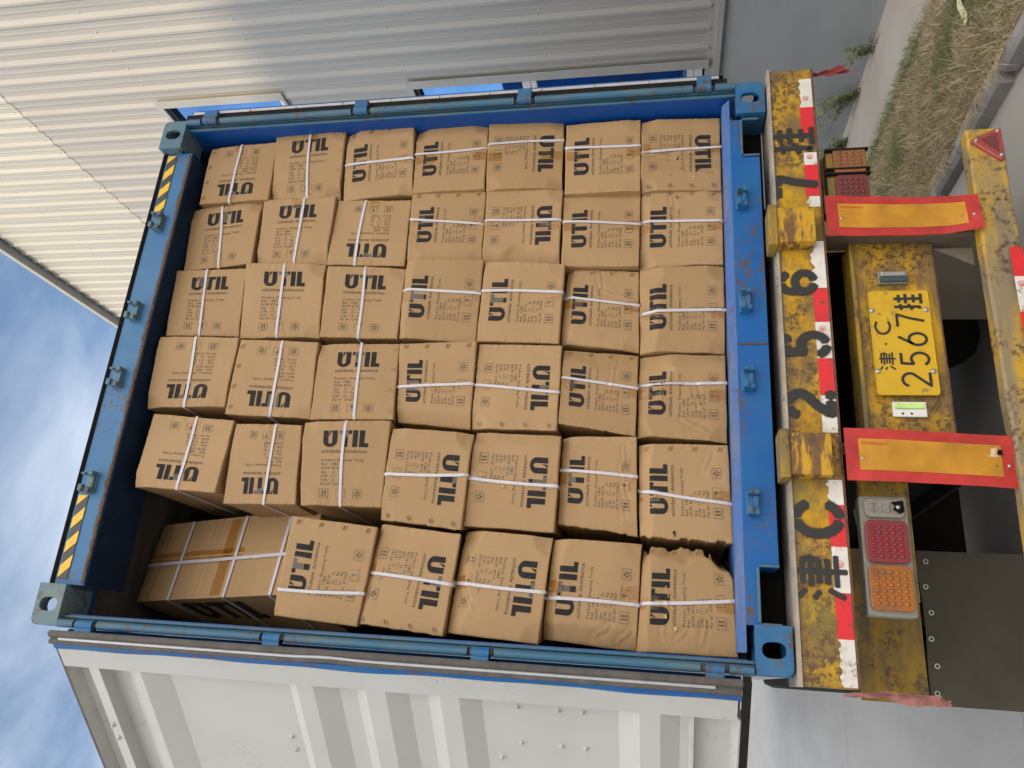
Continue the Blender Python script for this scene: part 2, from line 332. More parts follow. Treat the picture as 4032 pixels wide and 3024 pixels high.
# ------------------------------------------------------------------ ground
def sheet(name, x0, x1, y0, y1, z, m, n=1):
    b = MB(); b.grid(lambda u, v: (x0+(x1-x0)*u, y0+(y1-y0)*v, z), n, n, m, False)
    return structure(b.build(name))
sheet('ground', -160, 160, -160, 200, -1.412, M['yard'])
sheet('yard_floor', -60, 1.86, -60, 160, -1.404, M['side_yard'])
sheet('yard_slab', -60, -1.0, .5, 160, -1.400, M['yard'])
b = MB()
for y in (1.93, 6.3, 11.3, 16.3, 21.3): b.box(-40, -1.0, y-.003, y+.003, -1.40, -1.3985, M['joint'])
b.box(-4.35, -4.344, .5, 60, -1.40, -1.3985, M['joint'])
structure(b.build('slab_joint'))
b = MB(); b.box(3.27, 4.165, -6, 40, -1.47, -1.385, M['apron']); structure(b.build('apron'))
b = MB()
b.grid(lambda u, v: (1.93+1.35*u, -4+30*v, -1.39+.05*noise.noise((u*3, v*30, 2))+.03*noise.noise((u*9, v*90, 5))+.035*math.sin(PI*u)), 24, 260, M['soil'])
structure(b.build('soil'))

# kerb stones: separate blocks laid end to end
rnd = random.Random(3)
y = -3.6; ki = 0
kerb_labels = []
while y < 14:
    ln = .62 if ki % 1 == 0 else .5
    dx, dz, rz = rnd.uniform(-.012, .012), rnd.uniform(-.012, .012), rnd.uniform(-.012, .012)
    if .60 < y+ln/2 < 1.1: dx += .035; rz = -.04
    w = .085
    def R_(x, yy): return (1.865+dx+x+(yy)*rz, y+.006+yy)
    b = MB()
    nseg = 8
    pts = []
    for i in range(nseg+1):
        yy = (ln-.02)*i/nseg
        chip = .012*noise.noise((i*.9, ki*3.1, 0)) ; chip2 = .008*noise.noise((i*1.3, ki*2.1, 4))
        if ki == 8 and i > 5: chip2 -= .03
        pts.append((yy, chip, chip2))
    vs = []
    for yy, c1, c2 in pts:
        for px, pz in ((0, -1.5), (0+abs(c1)*.5, -1.335+c2), (.022, -1.312+c2*.6), (w-.01, -1.312+c2*.4), (w, -1.322), (w, -1.5)):
            q = R_(px, yy); vs.append((q[0], q[1], pz+dz))
    fs = [(i*6+j, i*6+(j+1) % 6, (i+1)*6+(j+1) % 6, (i+1)*6+j) for i in range(nseg) for j in range(6)] + [tuple(range(6)), tuple(range(nseg*6+5, nseg*6-1, -1))]
    b.add(vs, fs, M['kerb'])
    structure(b.build('kerb'))
    y += ln + (.05 if ki == 6 else .012); ki += 1

# grass strip
b = MB(); rg = random.Random(11)
def blade(x, y, z, ln, az, tilt, w, m, bend):
    d = Vector((math.cos(az), math.sin(az), 0)); s_ = Vector((-math.sin(az), math.cos(az), 0))*w/2
    p0 = Vector((x, y, z)); p1 = p0 + d*ln*.5*math.cos(tilt) + Vector((0,0,1))*ln*.5*math.sin(tilt)
    p2 = p1 + d*ln*.5*math.cos(tilt-bend) + Vector((0,0,1))*ln*.5*math.sin(tilt-bend)
    b.add([p0-s_, p0+s_, p1+s_*.8, p1-s_*.8, p2], [(0,1,2,3), (3,2,4)], m)
for i in range(72000):
    t = rg.random(); y = -.6 + 11*t**1.7; x = rg.uniform(1.93, 3.30)
    edge = min(x-1.93, 3.30-x)
    z = -1.375 + .035*math.sin(PI*(x-1.93)/1.35)+.02*noise.noise((x*3, y*3, 1))
    g = noise.noise((x*2.1, y*2.1, 7)) + (.25 if x > 3.05 else 0) + rg.uniform(-.25, .25)
    if g > .27: mm = M['green']; tilt = rg.uniform(.3, 1.1); ln = rg.uniform(.03, .10)
    else:
        r = rg.random(); mm = M['straw'] if r < .6 else (M['straw_pale'] if r < .72 else M['straw_brown']); tilt = rg.uniform(-.1, .9); ln = rg.uniform(.025, .10) if rg.random() < .72 else rg.uniform(.08, .17)
    blade(x, y, z+rg.uniform(-.01, .03), ln, rg.uniform(0, 2*PI), tilt, rg.uniform(.0022, .0048), mm, rg.uniform(0, .9))
for i in range(160):     # tufts spilling over the kerb
    y = rg.choice((.75, 1.05, 1.2, 1.7))+rg.gauss(0, .08); blade(1.95, y, -1.30, rg.uniform(.08, .2), PI+rg.uniform(-.9, .9), rg.uniform(0, .5), .004, rg.choice((M['straw'], M['straw_pale'])), rg.uniform(.3, 1.2))
g = b.build('grass', raw=True); g['kind'] = 'stuff'

# weeds growing out of the foot of the wall
def weed(name, x, y, z, n, h, seed, label, lean):
    r = random.Random(seed); t = thing(name, label, 'weed', (x, y, z), 'weeds at the foot of the factory wall')
    st = MB(); lf = MB()
    for k in range(n):
        az = r.uniform(PI*.55, PI*1.45); p = Vector((x, y+r.uniform(-.06, .06), z)); ln = h*r.uniform(.5, 1)
        d = Vector((math.cos(az)*.25, math.sin(az)*.45+lean*r.uniform(.2, 1), r.uniform(.5, 1))).normalized()
        for i in range(9):
            q = p + d*ln/9; st.cyl(p, q, .003, M['leaf'], 5); d = (d+Vector((r.uniform(-.12,.12), r.uniform(-.25,.25), r.uniform(-.22,.12)))).normalized(); p = q
            if p.x > 4.15: p.x = 4.15
            for _ in range(5):
                c = p+Vector((r.uniform(-.03,.0), r.uniform(-.03,.03), r.uniform(-.03,.03))); a = Vector((r.uniform(-1,1), r.uniform(-1,1), r.uniform(-1,1))).normalized()*r.uniform(.014,.032); e = a.orthogonal().normalized()*r.uniform(.007,.013)
                lf.add([c, c+a*.5+e, c+a, c+a*.5-e], [(0,1,2,3)], M['leaf'])
    st.build('stem', t, raw=True); lf.build('leaves', t, raw=True)
weed('weed', 4.12, 3.55, -1.385, 14, .50, 5, 'leggy green weed with arching stems growing from the wall foot nearest the beam end', .5)
weed('weed', 4.02, 4.15, -1.385, 16, .40, 9, 'low spreading weed on the apron below the arching one', .9)
weed('weed', 4.12, 3.05, -1.385, 7, .36, 15, 'thin dry weed with few twigs at the wall foot, nearest the photographer', -.5)
weed('weed', 4.05, 2.0, -.62, 3, .18, 25, 'faint dried creeper clinging to the grey plinth above the apron', -.2)
b = MB()
b.grid(lambda u, v: (2.70-.24*u+.006*math.sin(v*6), 1.07+.05*(v-.5)*(1-.4*u**4)+.008*math.sin(u*5), -1.30+.008*math.sin(u*6)+.006*v), 8, 3, M['litter'])
tag(b.build('paper_scrap', origin=(2.58, 1.07, .1)), 'pale yellow paper strip lying on the dry grass', 'litter')

# ------------------------------------------------------------------ factory building
XW = 4.17
fb = thing('factory_building', 'grey metal clad factory wall with blue windows and a rendered plinth', 'building', (XW, 6, -1.4))
Y0, Y1 = -5.0, 32.0
EAVE = 4.42 + (XW+15.9)/math.sin(SUN_AZ-PI)*math.tan(SUN_EL)
b = MB(); b.box(XW-.004, XW+.3, Y0, Y1, -1.45, -.03, M['plinth']); b.build('plinth', fb)
b = MB(); b.box(XW-.03, XW+.01, Y0, Y1, -.03, -.018, M['trim']); b.box(XW-.034, XW-.03, Y0, Y1, -.075, -.018, M['trim']); b.box(XW-.012, XW+.02, Y0, Y1, -.018, .05, M['trim']); b.build('base_flashing', fb)
def profile(pitch=.24, y_from=Y0, y_to=Y1, h=.019):
    pts = []
    k = math.floor((y_from-1.863)/pitch)
    while 1.863+k*pitch < y_to:
        c = 1.863+k*pitch
        pts += [(c+.012, 0), (c+.058, h), (c+.088, h), (c+.110, 0), (c+.160, 0), (c+.172, .0025), (c+.186, .0025), (c+.198, 0)]
        k += 1
    return [p for p in pts if y_from <= p[0] <= y_to]
WIN = [(3.10, 4.75, .055, 2.90), (3.12, 4.75, 4.32, 5.70)]     # y0,y1,z0,z1
def clad(z0, z1, xoff, mat, name, wins):
    b = MB(); pts = profile()
    def strip(ps, za, zb):
        n = len(ps); vs = [(XW-xoff-h, y, z) for z in (za, zb) for y, h in ps]
        b.add(vs, [(i, i+1, n+i+1, n+i) for i in range(n-1)], mat)
    cuts = sorted({z0, z1} | {w[2] for w in wins} | {w[3] for w in wins})
    for za, zb in zip(cuts[:-1], cuts[1:]):
        hit = [w for w in wins if w[2] <= za and w[3] >= zb]
        if not hit: strip(pts, za, zb)
        else:
            w = hit[0]; strip([p for p in pts if p[0] <= w[0]-.0] + [(w[0], 0)], za, zb); strip([(w[1], 0)] + [p for p in pts if p[0] >= w[1]], za, zb)
    rows = [z for z in (.075, 1.52, 2.915, 4.312, 5.735, 7.44, 8.74) if z0 < z < z1] + ([7.50] if z0 > 7 else [])
    for z in rows:
        k = -18
        while 1.863+k*.24 < 12:
            y = 1.863+k*.24; k += 1
            if y < -1 or any(w[0] < y < w[1] and w[2] < z < w[3] for w in wins): continue
            b.dome((XW-xoff, y, z+.004*math.sin(k*7)), .009, (-1, 0, 0), M['steel' if z0 < 7 else 'trim'], h=.010, n=6, rings=2)
    return b.build(name, fb, raw=True)
clad(.03, 7.47, .0, M['clad'], 'wall_cladding', WIN)
clad(7.43, 9.95, .005, M['clad_top'], 'upper_cladding', [])
b = MB(); b.box(XW-.13, XW+.5, Y0, Y1, 9.985, 10.03, M['trim']); b.box(XW-.15, XW-.13, Y0, Y1, 9.95, 10.03, M['trim']); b.box(XW-.0, XW+.4, Y0, Y1, 9.94, 9.985, M['trim_dark']); b.build('eave_flashing', fb)
b = MB(); b.box(XW+.32, XW+14, Y0, Y1, -1.4, 9.89, M['trim']); b.build('building_core', fb)
def window(y0, y1, z0, z1, bars):
    w = MB(); w.box(XW+.035, XW+.05, y0+.05, y1-.05, z0+.02, z1-.02, M['glass'])
    f = MB()
    f.box(XW+.015, XW+.045, y0+.04, y0+.062, z0, z1, M['frame_dark']); f.box(XW+.01, XW+.045, y1-.1, y1-.06, z0, z1, M['frame'])
    for za, zb in bars: f.box(XW+.005, XW+.045, y0+.062, y1-.06, za, zb, M['frame'])
    f.box(XW+.0, XW+.06, y0+.02, y0+.04, z0, z1, M['frame_dark']); f.box(XW-.01, XW+.06, y0+.02, y1, z1-.05, z1-.005, M['frame_dark'])
    fo = f.build('window', fb); w.build('pane', fo)
    t = MB()                                  # sheet metal surround standing proud of the ribs
    t.box(XW-.042, XW+.03, y0-.012, y0+.018, z0-.03, z1+.05, M['trim']); t.box(XW-.042, XW-.036, y0-.085, y0-.012, z0-.03, z1+.05, M['trim'])
    t.box(XW-.040, XW+.06, y0+.018, y1, z1-.004, z1+.045, M['trim'])
    if z0 > 1: t.box(XW-.040, XW+.06, y0+.018, y1, z0-.03, z0+.004, M['trim'])
    t.build('window_trim', fb)
window(*WIN[0], [(.075, .15), (.158, .215), (1.66, 1.715), (1.722, 1.80)])
window(*WIN[1], [(4.33, 4.38)])

# warehouse across the yard, behind and left of the photographer: it keeps the low sun off the yard
wh = thing('warehouse', 'tall pale warehouse across the yard behind the photographer', 'building', (-24, -30, -1.4))
b = MB(); b.box(-32, -16, -52, -8, -1.4, EAVE-.5, M['trim']); b.build('wall', wh)
b = MB(); b.hexa([(-32.3,-52.3,EAVE-.5),(-15.9,-52.3,EAVE-.5),(-15.9,-7.7,EAVE-.5),(-32.3,-7.7,EAVE-.5),(-32.3,-52.3,EAVE),(-15.9,-52.3,EAVE),(-15.9,-7.7,EAVE),(-32.3,-7.7,EAVE)], M['trim']); b.build('roof', wh)
for y in (-46, -38, -30, -22, -14): b = MB(); b.box(-16, -15.94, y-1.2, y+1.2, 2.0, 4.0, M['glass']); b.build('window', wh)

# ------------------------------------------------------------------ container
ct = thing('shipping_container', 'open blue shipping container with weathered paint sitting on the yellow trailer', 'container', (0, 6, 0))
H = 2.896; W2 = 1.219; LEN = 12.19
def plate_hole(b, rect, hole, r_out, P, m, t):
    a0, a1, c0, c1 = rect; hx, hz, rx, rz = hole
    angs = sorted([2*PI*i/32 for i in range(32)] + [math.atan2(c-hz, a-hx) % (2*PI) for a in (a0, a1) for c in (c0, c1)])
    def inside(x, z):
        if not (a0 <= x <= a1 and c0 <= z <= c1): return False
        for (cx, cz, r) in r_out:
            ox = (x-cx)*(1 if cx > (a0+a1)/2 else -1); oz = (z-cz)*(1 if cz > (c0+c1)/2 else -1)
            if ox > 0 and oz > 0 and math.hypot(x-cx, z-cz) > r: return False
        return True
    inn, out = [], []
    for a in angs:
        ca, sa = math.cos(a), math.sin(a)
        # rounded slot: superellipse
        k = 1/((abs(ca)/rx)**2.6+(abs(sa)/rz)**2.6)**(1/2.6); inn.append((hx+ca*k, hz+sa*k))
        lo, hi = k, 1.0
        for _ in range(24):
            md = (lo+hi)/2
            if inside(hx+ca*md, hz+sa*md): lo = md
            else: hi = md
        out.append((hx+ca*lo, hz+sa*lo))
    n = len(angs)
    vs = [P(x, z, 0) for x, z in inn] + [P(x, z, 0) for x, z in out] + [P(x, z, t) for x, z in inn] + [P(x, z, t) for x, z in out]
    fs = []
    for i in range(n):
        j = (i+1) % n
        fs += [(i, j, n+j, n+i), (2*n+i, 3*n+i, 3*n+j, 2*n+j), (i, 2*n+i, 2*n+j, j), (n+i, n+j, 3*n+j, 3*n+i)]
    b.add(vs, fs, m)
def casting(sx, top):
    b = MB(); x_out = sx*W2; x_in = sx*(W2-.162); xa, xb = sorted((x_out, x_in)); za, zb = (H-.118, H+.004) if top else (-.004, .118)
    cm = M['casting'] if top else M['blue_cast']
    zc = zb-.028 if top else za+.028; xc = x_out-sx*.028
    # front plate, outer side plate, top or bottom plate with their slots
    plate_hole(b, (xa, xb, za, zb), ((xa+xb)/2, (za+zb)/2, .0265, .039), [(xc, zc, .028)], lambda x, z, t: (x, t, z), cm, .022)
    plate_hole(b, (.0221, .178, za+.003, zb-.003), (.10, (za+zb)/2, .040, .0265), [], lambda y, z, t: (x_out-sx*(t+.0005), y, z), cm, .014)
    zt = zb if top else za; sz = -1 if top else 1
    plate_hole(b, (.0221, .178, min(x_out-sx*.016, x_in), max(x_out-sx*.016, x_in)), (.10, (xa+xb)/2, .050, .031), [], lambda y, x, t: (x, y, zt+sz*(t+.0005)), cm, .02)
    b.box(min(x_in, x_in+sx*.012), max(x_in, x_in+sx*.012), .0221, .178, za+.021, zb-.021, cm)
    b.box(xa+.02, xb-.02, .166, .178, za+.021, zb-.021, M['dark'])
    zo = za if top else zb-.014
    b.box(xa+.016, xb-.013, .0221, .165, zo, zo+.014, cm)
    return b.build('corner_casting', ct, bevel=.002)
for sx in (-1, 1):
    for top in (True, False): casting(sx, top)
# header
b = MB()
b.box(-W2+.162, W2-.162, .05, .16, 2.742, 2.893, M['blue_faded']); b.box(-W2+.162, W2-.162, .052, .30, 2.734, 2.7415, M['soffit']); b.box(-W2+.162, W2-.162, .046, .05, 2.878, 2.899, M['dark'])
hd = b.build('header', ct, bevel=.004)
b = MB()
r = random.Random(4); vs = []; n = 220
for i in range(n+1):
    x = -W2+.17+(2*W2-.34)*i/n; w_ = .006+.009*noise.noise((x*7, 0, 3))+.006*noise.noise((x*31, 0, 9)); vs += [(x, .0485, 2.740), (x, .0475-.002*r.random(), 2.745+w_*.4), (x, .0488, 2.750+abs(w_)*1.2)]
b.add(vs, [(3*i+j, 3*i+j+1, 3*i+j+4, 3*i+j+3) for i in range(n) for j in (0, 1)], M['weld'])
for i in range(70):
    x = r.uniform(-1.0, .35); b.dome((x, .049, 2.746+r.uniform(-.003, .003)), .006, (0, -1, 0), M['weld'], n=6, rings=2)
b.build('rust_seam', ct)
def hazard(xa, xb, tilt, lead):
    b = MB(); za, zb = 2.822, 2.868; n = 4; step = (xb-xa)/3.5
    b.box(xa, xb, .0470, .0480, za, zb, M['black_mark'])
    for k in range(-1, 6):
        x0 = xa+lead+step*k; p = [(x0, za), (x0+step*.5, za), (x0+step*.5+tilt, zb), (x0+tilt, zb)]
        q = [(min(max(x, xa), xb), z) for x, z in p]
        if q[1][0]-q[0][0] < .002 and q[2][0]-q[3][0] < .002: continue
        b.prism(q, .0455, .0466, M['yellow_mark'])
    return b.build('hazard_stripe', ct)
hazard(.690, 1.042, -.045, .05); hazard(-1.036, -.686, -.045, .05)
# cam keepers
def keeper(x, z, top, mat, y0):
    b = MB(); s = 1
    b.box(x-.045, x+.045, y0-.008, y0+.002, z-.024, z+.024, mat)
    for dx, hk in ((-.036, 1), (.036, -1)):
        b.prism([(x+dx-.010, z-.022), (x+dx+.010, z-.022), (x+dx+.010, z+.010), (x+dx-.010, z+.018)], y0-.042, y0-.008, mat)
        b.prism([(x+dx-.010, z+.002), (x+dx+.010+hk*.010, z+.002), (x+dx+.010+hk*.010, z+.022), (x+dx-.010, z+.022)], y0-.055, y0-.030, mat)
    b.box(x-.026, x+.026, y0-.024, y0-.008, z-.020, z-.004, mat)
    return b.build('cam_keeper', ct, bevel=.004)
for x in (.651, .174, -.153, -.632): keeper(x, 2.822, True, M['casting'], .05)
for x in (.625, .158, -.170, -.642): keeper(x, .108, False, M['blue_cast'], .016)
# sill
b = MB()
b.prism([(-.865,.027),(.842,.027),(.842,.094),(1.035,.094),(1.035,.143),(-1.06,.143),(-1.06,.094),(-.865,.094)], .016, .15, M['blue'])
b.hexa([(-1.15,.020,.1435),(1.15,.020,.1435),(1.15,.30,.1435),(-1.15,.30,.1435),(-1.15,.062,.172),(1.15,.062,.172),(1.15,.30,.172),(-1.15,.30,.172)], M['blue_lip'])
b.box(-.024, -.016, .012, .016, .03, .143, M['weld'])
for x0, x1 in ((.842, .85), (1.027, 1.035), (-.865, -.857), (-1.06, -1.052)): b.box(x0, x1, .006, .016, .027, .094, M['blue_worn'])
b.box(.85, 1.027, .006, .016, .094, .104, M['blue_worn']); b.box(-1.052, -.865, .006, .016, .094, .104, M['blue_worn'])
b.box(-1.07, 1.07, .15, .30, -.0, .14, M['dark'])
b.build('sill', ct, bevel=.003)
# posts and hinges
LUG = [(2.694, 2.600), (1.895, 1.808), (1.097, 1.012), (.292, .210)]
for sx in (-1, 1):
    b = MB()
    def X(a, c): return (min(sx*a, sx*c), max(sx*a, sx*c))
    b.box(*X(1.196, 1.219), .026, .17, .118, 2.778, M['blue_worn']); b.box(*X(1.186, 1.196), .036, .17, .118, 2.778, M['blue_worn']); b.box(*X(1.174, 1.186), .028, .2, .118, 2.778, M['blue_worn'])
    b.build('corner_post', ct, bevel=.003)
    b = MB(); b.box(*X(1.171, 1.174), .036, .32, .143, 2.76, M['blue_inner']); b.build('door_jamb', ct)
    b = MB(); zs = [2.778] + [z for p in LUG for z in p] + [.118]
    for i in range(0, len(zs), 2): b.cyl((sx*1.207, .006, zs[i]-.006), (sx*1.207, .006, zs[i+1]+.006), .0165, M['blue_worn'], 14)
    b.build('hinge_tube', ct)
    for z1, z0 in LUG:
        b = MB(); b.cyl((sx*1.209, .002, z1-.010), (sx*1.209, .002, z0+.010), .020, M['blue_cast'], 16); b.cyl((sx*1.207, .006, z1), (sx*1.207, .006, z0), .010, M['rust'], 10)
        b.box(*X(1.209, 1.262), -.012, .022, z0+.010, z1-.010, M['blue_cast'])
        b.build('hinge', ct, bevel=.003)
# walls, floor, roof
def corr(fn, y0, y1, pitch=.278, d=.036):
    ps = []; y = y0
    while y < y1:
        for o, dd in ((0, 0), (.07, 0), (.138, d), (.208, d)): ps.append((min(y+o, y1), dd))
        y += pitch
    return ps + [(y1, 0)]
for sx in (-1, 1):
    b = MB(); ps = corr(None, .19, LEN-.1)
    for xo, mm in ((W2-.003, M['sidewall'] if sx < 0 else M['blue']), (W2-.006, M['inner'])):
        n = len(ps); b.add([(sx*(xo-d), y, z) for z in (.15, 2.80) for y, d in ps], [(i, i+1, n+i+1, n+i) for i in range(n-1)], mm)
    b.build('side_wall', ct)
    b = MB(); b.box(*sorted((sx*(W2-.05), sx*W2)), .178, LEN, .0, .16, M['sidewall']); b.box(*sorted((sx*(W2-.05), sx*W2)), .178, LEN, 2.79, 2.88, M['blue']); b.build('side_rail', ct)
b = MB(); ps = corr(None, .30, LEN, .209, .02); n = len(ps)
for zo, mm in ((2.885, M['blue']), (2.882, M['inner'])): b.add([(x, y, zo-d) for x in (-1.18, 1.18) for y, d in ps], [(i, i+1, n+i+1, n+i) for i in range(n-1)], mm)
b.box(-1.18, 1.18, .16, .30, 2.86, 2.884, M['blue']); b.build('roof', ct)
b = MB(); b.box(-1.16, 1.16, .301, LEN, .12, .158, M['floor']); b.build('floor', ct)
b = MB(); b.box(-W2, W2, LEN, LEN+.05, 0, 2.88, M['blue']); b.build('front_wall', ct)

# left door, swung back past the side
th = math.radians(45); hx, hy = -1.26, .0
def D(s, d, z): return (hx - s*math.cos(th) - d*math.sin(th), hy + s*math.sin(th) - d*math.cos(th), z)
def dbox(b, s0, s1, d0, d1, z0, z1, m):
    b.add([D(s, d, z) for s in (s0, s1) for d in (d0, d1) for z in (z0, z1)], [(0,1,3,2), (4,6,7,5), (0,4,5,1), (2,3,7,6), (0,2,6,4), (1,5,7,3)], m)
DW = 1.17
b = MB(); dbox(b, .056, .150, -.066, 0, .175, 2.778, M['white']); dbox(b, DW-.12, DW-.03, -.066, 0, .175, 2.778, M['white'])
dbox(b, .152, DW-.12, -.05, -.003, .150, .168, M['white'])
prof = [(2.778,0),(2.764,-.052),(2.742,-.058),(2.700,-.050),(2.676,-.004),(2.627,0),(2.616,-.052),(2.560,-.056),(2.52,-.034),(2.470,-.004),(2.441,0),(2.338,-.034),
        (1.831,-.034),(1.782,0),(1.715,0),(1.627,-.034),(1.558,-.034),(1.504,0),(1.428,0),(1.35,-.034),(1.277,-.034),(1.219,0),(1.147,0),(1.072,-.034),
        (.576,-.034),(.501,0),(.430,0),(.362,-.034),(.334,-.034),(.325,-.002),(.316,-.002),(.310,-.045),(.19,-.045),(.168,-.003)]
vs = [D(s, d-.003, z) for s in (.1502, DW-.1202) for z, d in prof]; n = len(prof)
b.add(vs, [(i, i+1, n+i+1, n+i) for i in range(n-1)], M['white'])
dbox(b, .03, DW-.02, -.080, -.066, .16, 2.776, M['blue'])
dl = b.build('door', ct); dl['label'] = 'open door leaf showing its white ribbed inner face'
b = MB()
def wav(z): return .004*math.sin(z*5)+.003*math.sin(z*13+1)
zs = [.163+(2.785-.163)*i/60 for i in range(61)]
b.add([D(s+(wav(z) if s == .058 else 0), d, z) for z in zs for s, d in ((.026, -.012), (.030, .006), (.046, .0075), (.058, .0015))], [(4*i+j, 4*i+j+1, 4*i+j+5, 4*i+j+4) for i in range(60) for j in range(3)], M['blue'])
b.build('painted_edge', dl)
b = MB()
def bulge(z): return .006*math.exp(-((z-1.62)/.10)**2)
b.add([D(s-bulge(z)*(1 if s > -.01 else 0), d, z) for z in zs for s, d in ((-.030, -.004), (-.028, .010), (-.012, .014), (-.011, .008), (.001, .008), (.004, .020), (.016, .022), (.025, .010), (.027, -.02))],
      [(9*i+j, 9*i+j+1, 9*i+j+10, 9*i+j+9) for i in range(60) for j in range(8)], M['rubber_dusty'], True)
dbox(b, -.030, DW, -.02, .012, .135, .162, M['rubber']); dbox(b, .02, DW, -.03, -.003, 2.779, 2.79, M['rubber_dusty'])
b.build('rubber_seal', dl)
b = MB(); b.add([D(s-bulge(z), d, z) for z in zs[2:-1] for s, d in ((-.0105, .009), (-.0095, .016), (.0005, .016), (.0015, .009))], [(4*i+j, 4*i+j+1, 4*i+j+5, 4*i+j+4) for i in range(len(zs)-4) for j in range(3)], M['strip'])
b.build('retainer_strip', dl)
for s, z in ((.463,2.66),(.534,2.655),(.469,1.875),(.540,1.872),(.471,1.018),(.207,.94),(.387,.938),(.21,.79),(.387,.787),(.209,.702),(.388,.698)):
    b = MB(); dd_ = -.004 if z > 2.6 else -.037; c = Vector(D(s, dd_, z)); nn = Vector(D(s, dd_+1, z))-c; b.dome(c, .010, nn, M['white'], h=.009, n=7, rings=2); b.cyl(c+nn*.006, c+nn*.013, .005, M['white'], 6)
    b.build('bolt_head', dl, raw=True)
b = MB(); b.cyl(D(.47, -.085, .3), D(.47, -.085, 2.80), .017, M['steel'], 10); c = D(.47, -.085, 2.80); dbox(b, .455, .49, -.12, -.05, 2.785, 2.815, M['rust']); b.build('lock_rod', dl)
# right door, folded flat along the container side: only its hinge edge faces the yard
b = MB(); b.box(1.262, 1.288, .045, 1.20, .17, 2.77, M['blue']); dr = b.build('door', ct, bevel=.003); dr['label'] = 'open door leaf folded flat along the container side'
b = MB(); b.box(1.240, 1.266, .020, .048, .150, 2.80, M['rubber']); b.box(1.281, 1.285, .022, .0445, .165, 2.775, M['rubber']); b.build('rubber_seal', dr)
b = MB(); b.box(1.266, 1.281, .018, .0445, .185, 2.765, M['strip'])
for i in range(11): b.dome((1.273, .018, .25+i*.245), .0065, (0, -1, 0), M['strip'], n=8, rings=2)
b.build('retainer_strip', dr)
b = MB(); b.box(1.285, 1.291, .022, .0445, .19, 2.74, M['blue']); b.build('painted_edge', dr)

# ------------------------------------------------------------------ trailer
tr = thing('semi_trailer', 'grimy yellow container trailer with stencilled rear beam, lamps, marker boards and bumper', 'trailer', (0, 1.8, -1.4))
YB = -.03
b = MB(); b.box(-1.243, 1.243, YB, .13, -.198, -.022, M['yellow']); b.build('rear_beam', tr, bevel=.006)
b = MB(); b.box(-1.246, 1.246, YB-.006, .20, -.022, -.012, M['beige'])
b.box(-1.240, 1.240, YB-.003, YB, -.198, -.190, M['rust']); b.build('beam_flange', tr)
for x0, x1 in ((.358, .513), (-.560, -.408)):
    b = MB(); b.box(x0, x1, -.098, YB, -.152, -.012, M['yellow_rust']); b.box(x0-.012, x1+.012, -.105, .0, -.012, .022, M['yellow_dirty'])
    b.build('buffer_block', tr, bevel=.005)
# reflective tape along the beam
def tape_piece(x0, x1, z0, z1, y, m, ragged=0, parent=tr, seed=0):
    r = random.Random(seed); b = MB(); n = 14
    top = [(x0+(x1-x0)*i/n, z1+(r.uniform(-ragged, ragged*.2) if ragged else 0)) for i in range(n+1)]
    b.prism([(x1, z0), (x0, z0)] + top, y-.0012, y, m); b.build('reflective_tape', parent)
TP = [(1.187, 1.040, 'w', .012), (1.040, .890, 'r', 0), (.812, .752, 'w', .004), (.752, .604, 'r', 0), (.602, .552, 'w', .014), (.395, .191, 'w', .016), (.191, .047, 'r', 0), (.047, -.100, 'w', 0), (-.100, -.247, 'r', 0),
      (-.247, -.387, 'w', 0), (-.560, -.648, 'w', .010), (-.648, -.792, 'r', 0), (-.792, -.944, 'w', .002), (-.944, -1.092, 'r', .002), (-1.092, -1.238, 'w', .012)]
for i, (x1, x0, c, rg_) in enumerate(TP): tape_piece(x0, x1, -.1895, -.1375, YB-.001, M['white_tape'] if c == 'w' else M['red_tape'], rg_, seed=i)
def approval(cx, cz, y, s=.011):
    b = MB()
    for q in ribbon(arc(cx, cz, s, s, 0, 360, 20), .0022): b.add([(p[0], y, p[1]) for p in q], [(0,1,2,3)], M['board_text'])
    for dx in (-.004, 0, .004):
        for q in ribbon(arc(cx+dx, cz, .004, .005, 60, 300, 8), .0016): b.add([(p[0], y, p[1]) for p in q], [(0,1,2,3)], M['board_text'])
    b.build('approval_mark', tr)
for cx in (1.085, .79, .02, -.85): approval(cx, -.162, YB-.0030)

